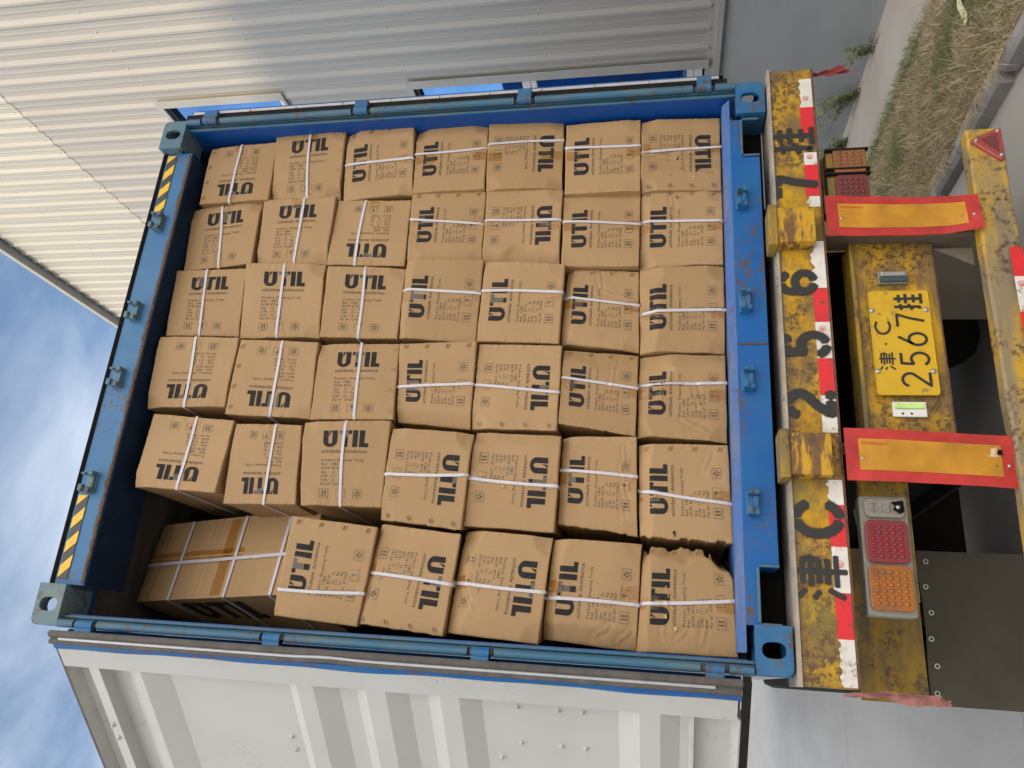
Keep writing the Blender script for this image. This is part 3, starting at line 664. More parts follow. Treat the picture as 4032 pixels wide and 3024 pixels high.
# brush and stencil characters, drawn as strokes in a unit box
GL = {
 'jin': [[(.02,.95),(.20,.82)], [(0,.66),(.16,.54)], [(.02,.06),(.20,.36)], [(.63,1),(.63,.0)], [(.36,.86),(.92,.86),(.92,.54)], [(.28,.70),(1,.70)], [(.36,.54),(.92,.54)], [(.34,.37),(.92,.37)], [(.28,.20),(1,.20)]],
 'gua': [[(.19,1),(.19,.08),(.07,.14)], [(.0,.76),(.36,.78)], [(.0,.36),(.36,.50)], [(.69,1),(.69,.04)], [(.46,.82),(.94,.82)], [(.40,.58),(1,.58)], [(.46,.30),(.94,.30)], [(.38,.04),(1,.04)]],
 'C': [arc(.5,.5,.42,.46,48,312,20)],
 '2': [arc(.48,.72,.38,.26,165,-25,12)+[(.12,.05)], [(.07,.05),(.90,.05)]],
 '5': [[(.84,.95),(.18,.95)], [(.22,.99),(.16,.53)], [(.16,.55)]+arc(.46,.32,.38,.30,128,-150,14)],
 '6': [[(.66,.98),(.22,.50)]+arc(.50,.32,.36,.30,150,-210,22)],
 'sC': [arc(.52,.5,.44,.44,28,332,24)],
 's6': [arc(.50,.62,.36,.32,25,180,12)+[(.14,.34)], arc(.50,.30,.36,.26,180,540,24)],
 's2': [arc(.50,.72,.36,.24,170,-40,14)+[(.46,.36),(.18,.10)], [(.10,.07),(.90,.07)]],
 's5': [[(.82,.93),(.12,.93)], [(.20,.96),(.20,.52)], [(.20,.56)]+arc(.46,.34,.38,.28,120,-160,16)],
 's7': [[(.02,.93),(.40,.93)],[(.54,.93),(.92,.93)],[(.86,.90),(.66,.5),(.52,.02)]],
 '7': [[(.10,.95),(.93,.95)], [(.88,.97),(.62,.5),(.44,.02)]],
 'dot': [arc(.5,.42,.05,.05,0,360,8)],
}
def glyph(b, key, x0, x1, z0, z1, w, y, m, cuts=(), cap=0.0):
    for st in GL[key]:
        pts = [(x0+(x1-x0)*p[0], z0+(z1-z0)*p[1]) for p in st]
        # resample for cuts
        segs = [[]]
        for i in range(len(pts)-1):
            (ax, az), (bx_, bz) = pts[i], pts[i+1]; n = max(1, int(math.hypot(bx_-ax, bz-az)/.006))
            for k in range(n):
                p = (ax+(bx_-ax)*k/n, az+(bz-az)*k/n); u, v = (p[0]-x0)/(x1-x0), (p[1]-z0)/(z1-z0)
                if any(c0 <= u <= c1 and d0 <= v <= d1 for c0, c1, d0, d1 in cuts): 
                    if segs[-1]: segs.append([])
                else: segs[-1].append(p)
        segs[-1].append(pts[-1])
        for sg in segs:
            if len(sg) > 1:
                glyph.k += 1; yo = y-.00004*(glyph.k % 9); rb = ribbon(sg, w)
                o = len(b.v); L1 = [q[0] for q in rb]+[rb[-1][1]]; R1 = [q[3] for q in rb]+[rb[-1][2]]; nn = len(L1)
                e0, e1 = sg[0], sg[-1]; dx, dz = sg[1][0]-e0[0], sg[1][1]-e0[1]; l = math.hypot(dx, dz) or 1; ex, ez = sg[-2][0]-e1[0], sg[-2][1]-e1[1]; l2 = math.hypot(ex, ez) or 1
                tip0 = (e0[0]-dx/l*w*cap, e0[1]-dz/l*w*cap); tip1 = (e1[0]-ex/l2*w*cap, e1[1]-ez/l2*w*cap)
                b.add([(p[0], yo, p[1]) for p in L1+R1+[tip0, tip1]], [(i, i+1, nn+i+1, nn+i) for i in range(nn-1)]+[(0, nn, 2*nn), (nn-1, 2*nn-1, 2*nn+1)], m)
glyph.k = 0
def spray_glyph(key, x0, x1, z0, z1, w, cuts=()):
    b = MB()
    yy = YB-.0028
    layers = []
    for k, (ww, sf) in enumerate(((w*1.28, .20), (w*1.12, .45), (w*.95, .92))):
        o = len(b.v); glyph(b, key, x0, x1, z0, z1, ww, yy-.0006*k, M['spray'], cuts, .22); layers += [sf]*(len(b.v)-o)
    ob = b.build('stencilled_character', tr, raw=True)
    at = ob.data.attributes.new('soft', 'FLOAT', 'POINT')
    for i, v in enumerate(layers): at.data[i].value = v
    # paint that runs over the seams of beam and tape
mid = (.46, .54, 0, 1)
spray_glyph('jin', -.965, -.825, -.182, -.018, .017)
V_ = [(.455,.545,.72,1), (.455,.545,0,.28)]
spray_glyph('sC', -.760, -.636, -.182, -.020, .032, V_)
spray_glyph('s2', -.338, -.222, -.184, -.018, .033, [(.455,.545,.72,1), (.60,.66,0,.16)])
spray_glyph('s5', -.097, .012, -.184, -.018, .032, V_)
spray_glyph('s6', .160, .272, -.150, -.014, .030, V_)
spray_glyph('s7', .600, .708, -.184, -.018, .032)
spray_glyph('gua', .812, .935, -.182, -.022, .020)

# cross plate carrying the number plate
b = MB(); b.box(-.40, .425, .05, .062, -.602, -.312, M['yellow']); b.box(-.40, .425, .035, .16, -.312, -.296, M['yellow_dirty']); b.box(-.40, .425, .05, .16, -.608, -.600, M['rust']); b.build('plate_carrier', tr, bevel=.003)
px0, px1, pz0, pz1 = -.222, .204, -.562, -.348
b = MB(); n = 6
outl = arc(px1-.012, pz1-.012, .012, .012, 0, 90, n)+arc(px0+.012, pz1-.012, .012, .012, 90, 180, n)+arc(px0+.012, pz0+.012, .012, .012, 180, 270, n)+arc(px1-.012, pz0+.012, .012, .012, 270, 360, n)
b.prism(outl, .030, .034, M['plate']); pl = b.build('number_plate', tr, bevel=.0015)
b = MB()
for i in range(len(outl)):
    a, c = outl[i], outl[(i+1) % len(outl)]; b.cyl((a[0]*.992, .0295, -.455+(a[1]+.455)*.985), (c[0]*.992, .0295, -.455+(c[1]+.455)*.985), .0022, M['plate'], 6, caps=False)
b.build('raised_rim', pl, raw=True)
yy = .0290
b = MB(); b.dome((-.018, .030, -.395), .005, (0,-1,0), M['plate_black'], h=.002, n=8, rings=2); b.build('plate_character', pl, raw=True)
for k, xa, xb, za, zb, w_ in (('jin', -.122, -.052, -.424, -.366, .0066), ('C', .018, .090, -.418, -.362, .009), ('2', -.193, -.127, -.540, -.438, .0105), ('5', -.110, -.044, -.540, -.438, .0105), ('6', -.032, .034, -.540, -.438, .0105), ('7', .046, .112, -.540, -.438, .0105), ('gua', .122, .190, -.538, -.438, .0115)):
    b = MB(); glyph(b, k, xa, xb, za, zb, w_, yy, M['plate_black']); b.build('plate_character', pl, raw=True)
for x, z in ((-.128, -.358), (.122, -.358), (-.128, -.548), (.122, -.548)):
    b = MB(); b.dome((x, .029, z), .0105, (0,-1,0), M['steel'], h=.006, n=12, rings=3); b.build('bolt', pl, raw=True)
# plate lamps
b = MB(); b.box(.236, .290, .030, .0495, -.500, -.392, M['lamp_body']); b.box(.240, .262, .018, .030, -.498, -.396, M['dark_lens']); b.box(.266, .286, .024, .030, -.490, -.402, M['steel']); b.build('plate_lamp', tr, bevel=.003)
b = MB(); b.box(-.302, -.245, .036, .0495, -.512, -.398, M['frame']); b.box(-.272, -.252, .028, .036, -.504, -.404, M['green_lens'])
for z in (-.43, -.46): b.dome((-.290, .036, z), .005, (0,-1,0), M['rust'], n=8, rings=2)
o = b.build('plate_lamp', tr, bevel=.003); o['label'] = 'white plate lamp with a green lens'

# marker boards: thin sheets, slightly bent
def board(xt0, xt1, xb0, xb1, z0, z1, seed, curl):
    def P(u, v, ins=0, d=0):
        x = (xb0+(xb1-xb0)*u)*(1-v) + (xt0+(xt1-xt0)*u)*v; z = z0+(z1-z0)*v
        y = -.060 + .010*math.sin(v*PI*1.3+seed) + curl*max(0, .22-v)*(1.2-u) + .003*noise.noise((u*3, v*7, seed)) - d
        return (x, y, z)
    b = MB(); nu, nv = 12, 36
    for d in (0, -.003): b.grid(lambda u, v: P(u, v, 0, d), nu, nv, M['board_red'])
    e = [(i/nu, 0) for i in range(nu+1)] + [(1, j/nv) for j in range(1, nv+1)] + [(1-i/nu, 1) for i in range(1, nu+1)] + [(0, 1-j/nv) for j in range(1, nv)]
    vs = [P(u, v) for u, v in e]+[P(u, v, 0, -.003) for u, v in e]; n = len(e); b.add(vs, [(i, (i+1) % n, n+(i+1) % n, n+i) for i in range(n)], M['board_red'])
    bo = b.build('marker_board', tr)
    c = MB(); c.grid(lambda u, v: P(.20+.60*u, .085+.835*v, 0, .0016), 10, 34, M['board_yellow']); c.build('yellow_centre', bo)
    for u, v in ((.42, .90), (.42, .045), (.40, .12)):
        s_ = MB(); s_.dome(P(u, v, 0, .001), .0065 if v != .12 else .003, (0,-1,0), M['steel' if v != .12 else 'rust'], h=.005, n=8, rings=2); s_.build('screw', bo, raw=True)
    return bo, P
b1, P1 = board(.396, .578, .400, .560, -.748, -.200, 0, -.10); b2, P2 = board(-.568, -.380, -.575, -.396, -.748, -.200, 1.4, .06)
TEXT_BOARDS = [(P1, b1), (P2, b2)]
b = MB(); b.grid(lambda u, v: P2(.56+.17*u, .10+.065*v, 0, .004+.012*math.sin(v*5)*u), 5, 5, M['card_torn']); b.grid(lambda u, v: P2(.60+.10*u, .085+.03*v, 0, .010), 3, 3, M['dark']); b.build('torn_sticker', b2)

# lamp clusters
def rrect(x0, x1, z0, z1, r_, n=5):
    return arc(x1-r_, z1-r_, r_, r_, 0, 90, n)+arc(x0+r_, z1-r_, r_, r_, 90, 180, n)+arc(x0+r_, z0+r_, r_, r_, 180, 270, n)+arc(x1-r_, z0+r_, r_, r_, 270, 360, n)
def lens(parent, x0, x1, z0, z1, y, mat, nx, nz, rim=None):
    b = MB(); b.prism(rrect(x0, x1, z0, z1, .018), y-.016, y, mat)
    dx, dz = (x1-x0-.026)/nx, (z1-z0-.026)/nz
    for i in range(nx):
        for j in range(nz): b.dome((x0+.013+dx*(i+.5), y-.0158, z0+.013+dz*(j+.5)), min(dx, dz)*.42, (0,-1,0), mat, h=.007, n=8, rings=2)
    o = b.build('lamp_lens', parent, bevel=.003)
    return o
def cluster(x0, x1, z0, z1, y, parts, body='lamp_body'):
    b = MB(); b.prism(rrect(x0, x1, z0, z1, .008), y, y+.055, M[body])
    o = b.build('tail_lamp', tr, bevel=.004)
    for (a, c, m_, nx, nz, t, bb) in parts: lens(o, a, c, z0+t, z1-bb, y-.0005, m_, nx, nz)
    return o
cl = cluster(-1.008, -.604, -.404, -.248, .012, [(-.990, -.842, M['lens_amber'], 6, 5, .010, .010), (-.834, -.690, M['lens_red'], 6, 5, .010, .010), (-.680, -.616, M['lens_clear'], 2, 4, .014, .014)])
cl['label'] = 'tail lamp unit with amber, red and broken clear lenses'
b = MB(); b.prism([(-.668,-.372),(-.655,-.352),(-.640,-.358),(-.628,-.345),(-.622,-.386),(-.660,-.388)], -.0120, -.0115, M['dark']); b.dome((-.645, -.012, -.368), .008, (0,-1,0), M['steel'], n=8, rings=2); b.build('broken_corner', cl)
c2 = cluster(.578, .852, -.392, -.232, .012, [(.588, .716, M['lens_red_dirty'], 5, 5, .008, .026), (.728, .846, M['lens_amber_dirty'], 5, 4, .008, .026)], 'yellow_dirty')
c2['label'] = 'dust covered tail lamp unit tied on with rubber bands'
b = MB(); b.box(.578, .852, .068, .12, -.395, -.225, M['yellow_dirty'])
for x in (.722, .838, .745): b.box(x-.003, x+.003, -.010, .014, -.396, -.228, M['rubber'])
b.build('rubber_band', c2)
b = MB(); b.box(.62, .80, .125, .15, -.30, -.20, M['yellow_dirty']); b.build('lamp_bracket', tr)
b = MB(); b.box(-.95, -.40, .068, .10, -.43, -.262, M['yellow_dirty']); b.build('lamp_bracket', tr)

# rear underrun bumper
BZ1 = -.742
b = MB()
prof = [(-.060, BZ1-.008), (-.060, -.864), (-.054, -.870), (.000, -.870), (.004, -.866), (.004, BZ1-.006), (-.002, BZ1), (-.052, BZ1)]
nseg = 60; vs = []
for i in range(nseg+1):
    x = -.90+1.757*i/nseg
    dent = .012*noise.noise((x*3.3, 0, 5))+.004*noise.noise((x*11, 0, 2))
    for j, (yy, zz) in enumerate(prof): vs.append((x, yy+dent*(1 if j in (0, 1, 7) else .3), zz+.004*noise.noise((x*6, j*.3, 9))-(.016*max(0, (x-.80)/.05) if j in (5,6,7,0) else 0)*0))
m_ = len(prof); b.add(vs, [(i*m_+j, i*m_+(j+1) % m_, (i+1)*m_+(j+1) % m_, (i+1)*m_+j) for i in range(nseg) for j in range(m_)]+[tuple(range(m_)), tuple(range(nseg*m_+m_-1, nseg*m_-1, -1))], M['yellow_dim'], False)
b.build('bumper', tr)
for i, (x1, x0, c) in enumerate(((.321, .200, 'r'), (.200, .060, 'w'), (.060, -.09, 'r'), (-.09, -.24, 'w'), (-.24, -.39, 'r'), (-.39, -.54, 'w'), (-.54, -.69, 'r'), (-.69, -.84, 'w'))): tape_piece(x0, x1, -.864, -.822, -.073, M['white_tape'] if c == 'w' else M['red_tape'], .001, seed=40+i)
approval(.17, -.842, -.0755)
b = MB(); b.prism([(.800,-.752),(.846,-.846),(.846,-.864),(.704,-.858),(.700,-.846),(.790,-.752)], -.080, -.058, M['triangle']); tg = b.build('reflector_triangle', tr, bevel=.006)
b = MB(); b.prism([(.795,-.785),(.822,-.842),(.735,-.842)], -.0835, -.0805, M['lens_red_dirty'])
for x, z in ((.793,-.768), (.833,-.848), (.722,-.848)): b.dome((x, -.080, z), .007, (0,-1,0), M['steel'], n=8, rings=2)
b.build('reflector_face', tg)
# hangers between beam, plate carrier and bumper
for x in (.425, -.43):
    b = MB(); b.box(x, x+.012, -.01, .10, -.76, -.198, M['hanger']); b.build('hanger', tr)
b = MB()
b.add([(.30,.02,-.735),(.375,.02,-.735),(.375,.02,-.60),(.30,.03,-.735)], [(0,1,2)], M['hanger']); b.build('gusset', tr)
# chassis: two main rails, cross members, suspension, axle, wheels
b = MB()
for x in (-.47, .43): b.box(x, x+.012, .14, 9, -.62, -.03, M['dark']); b.box(x-.06, x+.07, .14, 9, -.63, -.615, M['dark']); b.box(x-.06, x+.07, .14, 9, -.04, -.028, M['dark'])
b.build('chassis_rail', tr)
for y in (.9, 2.2, 3.5, 4.8): b = MB(); b.box(-1.15, 1.15, y, y+.08, -.16, -.03, M['dark']); b.build('cross_member', tr)
def wheel(x, y):
    b = MB(); pr = [(-.12, .28), (-.125, .42), (-.10, .485), (-.05, .50), (.05, .50), (.10, .485), (.125, .42), (.12, .28)]; n = 40
    vs = [(x+a, y+r_*math.cos(2*PI*i/n), -.9+r_*math.sin(2*PI*i/n)) for i in range(n) for a, r_ in pr]
    b.add(vs, [(i*8+j, i*8+j+1, ((i+1) % n)*8+j+1, ((i+1) % n)*8+j) for i in range(n) for j in range(7)], M['rubber'], True)
    o = b.build('wheel', tr)
    c = MB(); c.cyl((x-.08, y, -.9), (x+.08, y, -.9), .28, M['dark'], 24); c.cyl((x-.12, y, -.9), (x+.12, y, -.9), .12, M['rust'], 16); c.build('wheel_rim', o)
for y in (1.85, 3.15, 4.45):
    for x in (-1.10, -.80, .80, 1.10): wheel(x, y)
    b = MB(); b.cyl((-1.0, y, -.9), (1.0, y, -.9), .07, M['dark'], 14); b.build('axle', tr)
b = MB(); b.box(-.60, .60, 1.30, 1.36, -1.02, -.55, M['dark']); b.build('dark_screen', tr)  # dark panel added to blacken the view under the trailer
for sx in (-1, 1):
    for k in range(5):
        b = MB(); b.box(sx*.50-.045, sx*.50+.045, 1.30+.12*k, 5.0-.12*k, -.80-.022*k, -.782-.022*k, M['dark']); b.build('leaf_spring', tr)
    b = MB(); b.cyl((sx*.32, 1.40, -.78), (sx*.32, 1.62, -.78), .085, M['dark'], 16); b.cyl((sx*.32, 1.36, -.78), (sx*.32, 1.40, -.78), .065, M['rust'], 16); b.build('brake_chamber', tr)
# mud flaps hung on yellow plates
for sx in (-1, 1):
    x0, x1 = sorted((sx*.598, sx*1.272))
    b = MB(); b.box(x0, x1, 1.140, 1.158, -.735, -.455, M['yellow_dirty']); b.build('flap_plate', tr)
    b = MB(); b.grid(lambda u, v: (x0+(x1-x0)*u, 1.130+.02*v*v*math.sin(u*4+1), -.745-.60*v+.004*math.sin(u*9)), 12, 10, M['flap']); b.grid(lambda u, v: (x0+(x1-x0)*u, 1.138+.02*v*v*math.sin(u*4+1), -.745-.60*v+.004*math.sin(u*9)), 12, 10, M['flap']); fl = b.build('mud_flap', tr)
    for i in range(6):
        x = x0+.05+(x1-x0-.1)*i/5; b = MB(); b.cyl((x, 1.128, -.765-.012*(i % 2)), (x, 1.121, -.765-.012*(i % 2)), .012, M['steel'], 12); b.dome((x, 1.121, -.765-.012*(i % 2)), .006, (0,-1,0), M['dark'], n=8, rings=2); b.build('flap_bolt', fl, raw=True)
b = MB(); pts = [(-.45,.1,-.25),(-.50,.3,-.35),(-.56,.45,-.33),(-.60,.7,-.40)]
for p, q in zip(pts[:-1], pts[1:]): b.cyl(p, q, .005, M['rubber_dusty'], 6)
b.build('cable', tr)
# rags tied to the ends of the beam
def rag(path, w0, label, mat, seed):
    b = MB(); r = random.Random(seed)
    for layer in range(4):
        off = layer*.005; n = 18
        def P(u, v):
            t = v*(len(path)-1); i = min(int(t), len(path)-2); f = t-i; a, c = Vector(path[i]), Vector(path[i+1]); p = a.lerp(c, f)
            w = w0*(.22+.78*min(1, v*1.6))*(1 if layer < 2 else .6)
            return (p.x+(u-.5)*w*math.cos(layer+v*3)+.003*math.sin(v*15+layer), p.y+(u-.5)*w*math.sin(layer+v*3)*.5+off-.01, p.z+.004*math.sin(u*11+v*17+layer)-(.01*layer*v))
        b.grid(P, 6, n, mat)
    o = b.build('rag', origin=(path[0][0], path[0][1], path[0][2]+Z0)); tag(o, label, 'rag', None)
rag([(1.225,-.01,-.198),(1.222,-.012,-.225),(1.225,-.013,-.27),(1.238,-.014,-.325)], .032, 'dark red twisted rag hanging from the beam end beside the grey plinth', M['rag'], 3)
rag([(-1.262,-.02,-.150),(-1.256,-.03,-.21),(-1.254,-.032,-.27),(-1.262,-.034,-.35),(-1.262,-.03,-.43)], .034, 'washed out pink rag hanging from the beam end beside the white yard slab', M['rag_pink'], 5)

# ------------------------------------------------------------------ carton print (built once as 2-D pieces, laid onto each carton's own surface)
def text_2d(body, u0, u1, v_top, v_base, spacing=1.1, bold=0.0, fit=True):
    cu = bpy.data.curves.new('text', 'FONT'); cu.body = body; cu.space_character = spacing; cu.resolution_u = 2; cu.fill_mode = 'BOTH'; cu.offset = bold
    o = bpy.data.objects.new('text', cu); COL.objects.link(o); dg = bpy.context.evaluated_depsgraph_get(); dg.update()
    me = bpy.data.meshes.new_from_object(o.evaluated_get(dg))
    vs = [(v.co.x, v.co.y) for v in me.vertices]; fs = [tuple(p.vertices) for p in me.polygons]
    bpy.data.objects.remove(o); bpy.data.curves.remove(cu); bpy.data.meshes.remove(me)
    if not vs: return [], []
    x0 = min(v[0] for v in vs); x1 = max(v[0] for v in vs); cap = .69
    s = (u1-u0)/(x1-x0); k = (v_base-v_top)/cap
    return [(u0+(x-x0)*s, v_base-y*k) for x, y in vs], fs
SMALL = ([], []); BIG = ([], []); SUB = ([], []); ICONS = [([], []), ([], []), ([], [])]
def put(dst, vs, fs):
    o = len(dst[0]); dst[0].extend(vs); dst[1].extend(tuple(o+i for i in f) for f in fs)
put(SUB, *text_2d('utilidade doméstica', .238, .768, .348, .388, 1.12, .010))
for body, u1, vt in (('Product: Shopping Trolly', .745, .457), ('Ref:  1483', .445, .504), ('NCM: 8716', .458, .550), ('Qty:    12    Pc', .505, .597), ('G.W:  17.1  Kg', .505, .643), ('N.W:   16    Kg', .505, .690), ('PO Nº: UT067', .515, .737)):
    put(SMALL, *text_2d(body, .245, u1, vt, vt+.030, 1.12, 0.0))
def quad2(dst, pts, nu=1, nv=1):
    (ax, ay), (bx, by), (cx, cy_), (dx, dy) = pts; vs = []
    for j in range(nv+1):
        for i in range(nu+1):
            u, v = i/nu, j/nv; vs.append(((ax*(1-u)+bx*u)*(1-v)+(dx*(1-u)+cx*u)*v, (ay*(1-u)+by*u)*(1-v)+(dy*(1-u)+cy_*u)*v))
    put(dst, vs, [(j*(nu+1)+i, j*(nu+1)+i+1, (j+1)*(nu+1)+i+1, (j+1)*(nu+1)+i) for j in range(nv) for i in range(nu)])
def ringbox(u0, u1, v0, v1, w, D_):
    for q in (((u0,v0),(u1,v0),(u1,v0+w),(u0,v0+w)), ((u0,v1-w),(u1,v1-w),(u1,v1),(u0,v1)), ((u0,v0),(u0+w,v0),(u0+w,v1),(u0,v1)), ((u1-w,v0),(u1,v0),(u1,v1),(u1-w,v1))): quad2(D_, q)
for (u0, u1), D_ in zip(((.236, .345), (.436, .548), (.640, .748)), ICONS): ringbox(u0, u1, .806, .906, .0035, D_)
for u in (.268, .300):           # this side up
    quad2(ICONS[0], ((u,.835),(u+.014,.835),(u+.014,.878),(u,.878))); put(ICONS[0], [(u-.006,.838),(u+.007,.820),(u+.020,.838)], [(0,1,2)])
quad2(ICONS[0], ((.255,.885),(.327,.885),(.327,.889),(.255,.889)))
put(ICONS[1], [(.478,.824),(.488,.824),(.490,.834),(.496,.828),(.494,.824),(.510,.824),(.507,.846),(.496,.858),(.486,.852),(.478,.838)], [tuple(range(10))]); quad2(ICONS[1], ((.492,.856),(.496,.856),(.496,.886),(.492,.886))); quad2(ICONS[1], ((.480,.884),(.508,.884),(.508,.888),(.480,.888)))   # glass
for s in (-1, 1):                # hands under a parcel
    c = .694; put(ICONS[2], [(c+s*.030,.832),(c+s*.034,.832),(c+s*.032,.858),(c+s*.018,.872),(c+s*.016,.890),(c+s*.006,.890),(c+s*.006,.872),(c+s*.010,.862),(c+s*.018,.852),(c+s*.020,.856),(c+s*.027,.850)][::s], [tuple(range(11))])
put(ICONS[2], arc(.694, .838, .014, .014, 0, 330, 10), [tuple(range(11))])
U0, UW, V0, VH = .250, .525, .120, .200
def LB(x, y): return (U0+UW*x, V0+VH*(1-y))
def lq(p, nu=2, nv=4): quad2(BIG, [LB(*q) for q in p], nu, nv)
lq(((0,1),(.112,1),(.112,.36),(0,.36)), 2, 6); lq(((.205,1),(.318,1),(.318,.36),(.205,.36)), 2, 6)
o_ = arc(.159, .36, .159, .36, 180, 360, 16); i_ = arc(.159, .36, .047, .165, 180, 360, 16)
for k in range(16): lq((o_[k], o_[k+1], i_[k+1], i_[k]), 1, 2)
put(BIG, [LB(*p) for p in ((.145,1),(.200,1),(.126,.68),(.126,.76))], [(0,1,2,3)])
lq(((.355,1),(.632,1),(.632,.79),(.355,.79)), 6, 2); lq(((.436,.79),(.548,.79),(.548,0),(.436,0)), 2, 6); lq(((.656,1),(.765,1),(.765,0),(.656,0)), 2, 7); lq(((.803,1),(.915,1),(.915,0),(.803,0)), 2, 7); lq(((.915,.235),(1,.235),(1,0),(.915,0)), 2, 2)

tv, tf = text_2d('车辆尾部标志板', 0, 1, 0, 1, 1.1, 0)
for P_, bo in TEXT_BOARDS:
    b = MB(); b.add([P_(.735-.045*(1-v), .905-.16*(1-u), 0, .0032) for u, v in tv], tf, M['board_text']); b.build('board_text', bo, raw=True)
TOWARD = {'N': 'toward header', 'D': 'toward sill', 'P': 'toward factory wall', 'U': 'toward white door'}
ORD = ['', 'first', 'second', 'third', 'fourth', 'fifth', 'sixth', 'seventh']
CARTONS = [
(6,1,'U',.112,(0.8103,2.3169,1.1500,2.3319,1.1290,2.6923,0.7923,2.6795),.57,.52,'L'),
(6,2,'P',.112,(0.8013,1.9478,1.1963,1.9632,1.1740,2.3381,0.8177,2.3110),.50,.54,'R'),
(6,3,'N',.112,(0.8108,1.5860,1.2049,1.6142,1.1652,1.9523,0.7882,1.9312),.51,.48,'T'),
(6,4,'N',.112,(0.8033,1.2328,1.1833,1.2458,1.1722,1.6035,0.8030,1.5793),.60,.605,'-'),
(6,5,'D',.112,(0.7988,0.8769,1.1939,0.8848,1.1880,1.2421,0.7965,1.2259),.335,.35,'-'),
(6,6,'N',.112,(0.7598,0.5237,1.1504,0.5287,1.1526,0.8725,0.7641,0.8622),.645,.61,'-'),
(6,7,'D',.112,(0.7588,0.1786,1.1423,0.1774,1.1473,0.5248,0.7640,0.5208),.43,.49,'B'),
(5,1,'P',.14,(0.4690,2.3460,0.8136,2.3585,0.7938,2.7357,0.4404,2.7099),.44,.52,'-'),
(5,2,'P',.13,(0.4545,1.9660,0.8122,1.9637,0.8161,2.3466,0.4676,2.3333),.575,.55,'-'),
(5,3,'U',.13,(0.4253,1.5790,0.7765,1.5858,0.7978,1.9597,0.4491,1.9626),.634,.61,'-'),
(5,4,'N',.12,(0.4405,1.2210,0.8049,1.2283,0.8067,1.5822,0.4532,1.5697),.60,.51,'T'),
(5,5,'D',.12,(0.4237,0.8730,0.8041,0.8727,0.7973,1.2229,0.4276,1.2161),.447,.417,'-'),
(5,6,'N',.13,(0.3917,0.5266,0.7747,0.5244,0.7676,0.8668,0.3990,0.8597),.62,.55,'-'),
(5,7,'N',.13,(0.3909,0.1773,0.7667,0.1758,0.7763,0.5222,0.3892,0.5244),.59,.556,'T'),
(4,1,'P',.13,(0.0891,2.3356,0.4430,2.3642,0.4372,2.7317,0.0911,2.7028),.44,.47,'-'),
(4,2,'P',.12,(0.0764,1.9380,0.4451,1.9644,0.4552,2.3559,0.0744,2.3219),.50,.47,'-'),
(4,3,'P',.12,(0.0623,1.5659,0.4141,1.5673,0.4322,1.9457,0.0747,1.9313),.487,.50,'-'),
(4,4,'N',.11,(0.0412,1.2125,0.4359,1.2054,0.4489,1.5636,0.0658,1.5630),.593,.588,'-'),
(4,5,'N',.11,(0.0305,0.8523,0.4079,0.8416,0.4272,1.1985,0.0474,1.2079),.62,.62,'-'),
(4,6,'N',.14,(0.0107,0.5218,0.3865,0.5268,0.4022,0.8397,0.0397,0.8479),.60,.55,'T'),
(4,7,'N',.12,(-0.0058,0.1787,0.3844,0.1761,0.3818,0.5227,0.0007,0.5197),.447,.476,'-'),
(3,1,'U',.10,(-0.2619,2.3161,0.0628,2.3029,0.0752,2.7115,-0.2668,2.7078),.495,.524,'-'),
(3,2,'U',.10,(-0.3109,1.9070,0.0388,1.9175,0.0527,2.2924,-0.2945,2.3088),.463,.448,'L'),
(3,3,'P',.10,(-0.3162,1.5283,0.0381,1.5486,0.0347,1.9144,-0.3228,1.8904),.534,.534,'R'),
(3,4,'N',.11,(-0.3452,1.2009,0.0395,1.1991,0.0361,1.5463,-0.3129,1.5225),.43,.50,'T'),
(3,5,'D',.11,(-0.3522,0.8401,0.0189,0.8376,0.0317,1.1933,-0.3430,1.1961),.56,.495,'B'),
(3,6,'N',.13,(-0.3629,0.5302,0.0012,0.5227,0.0176,0.8329,-0.3218,0.8359),.60,.56,'T'),
(3,7,'N',.12,(-0.3839,0.1802,-0.0117,0.1788,-0.0053,0.5196,-0.3624,0.5240),.616,.654,'-'),
(2,1,'U',.10,(-0.6482,2.2672,-0.3248,2.2543,-0.2980,2.6493,-0.6304,2.6615),.46,.453,'-'),
(2,2,'U',.10,(-0.6850,1.9020,-0.3472,1.9261,-0.3385,2.2449,-0.6887,2.2342),.427,.37,'-'),
(2,3,'P',.09,(-0.6834,1.5321,-0.3232,1.5336,-0.3338,1.9162,-0.6878,1.8783),.50,.50,'-'),
(2,4,'D',.09,(-0.7659,1.1926,-0.3726,1.1761,-0.3539,1.5238,-0.7327,1.5325),.44,.514,'B'),
(2,5,'D',.10,(-0.7573,0.8300,-0.3780,0.8187,-0.3566,1.1735,-0.7417,1.1906),.535,.513,'-'),
(2,6,'N',.12,(-0.7561,0.5171,-0.3707,0.5245,-0.3719,0.8166,-0.7192,0.8248),.61,.59,'-'),
(2,7,'N',.11,(-0.7723,0.1698,-0.3962,0.1794,-0.3996,0.5180,-0.7600,0.5093),.493,.393,'T'),
(1,3,'N',.08,(-1.1459,1.5634,-0.7682,1.5262,-0.7368,1.8871,-1.1237,1.9092),.255,.33,'T'),
(1,4,'D',.10,(-1.1618,1.2257,-0.7768,1.1927,-0.7479,1.5290,-1.1335,1.5852),.505,.497,'B'),
(1,5,'D',.10,(-1.1665,0.8655,-0.7763,0.8335,-0.7544,1.1867,-1.1442,1.2211),.526,.525,'-'),
(1,6,'N',.11,(-1.1669,0.5157,-0.7850,0.4997,-0.7795,0.8315,-1.1448,0.8620),.403,.42,'-'),
(1,7,'N',.10,(-1.1657,0.1645,-0.7845,0.1816,-0.7895,0.4951,-1.1671,0.5136),.4375,.50,'T'),
]
FR = {'N': lambda u, v: (u, 1-v), 'D': lambda u, v: (1-u, v), 'P': lambda u, v: (1-v, 1-u), 'U': lambda u, v: (v, u)}
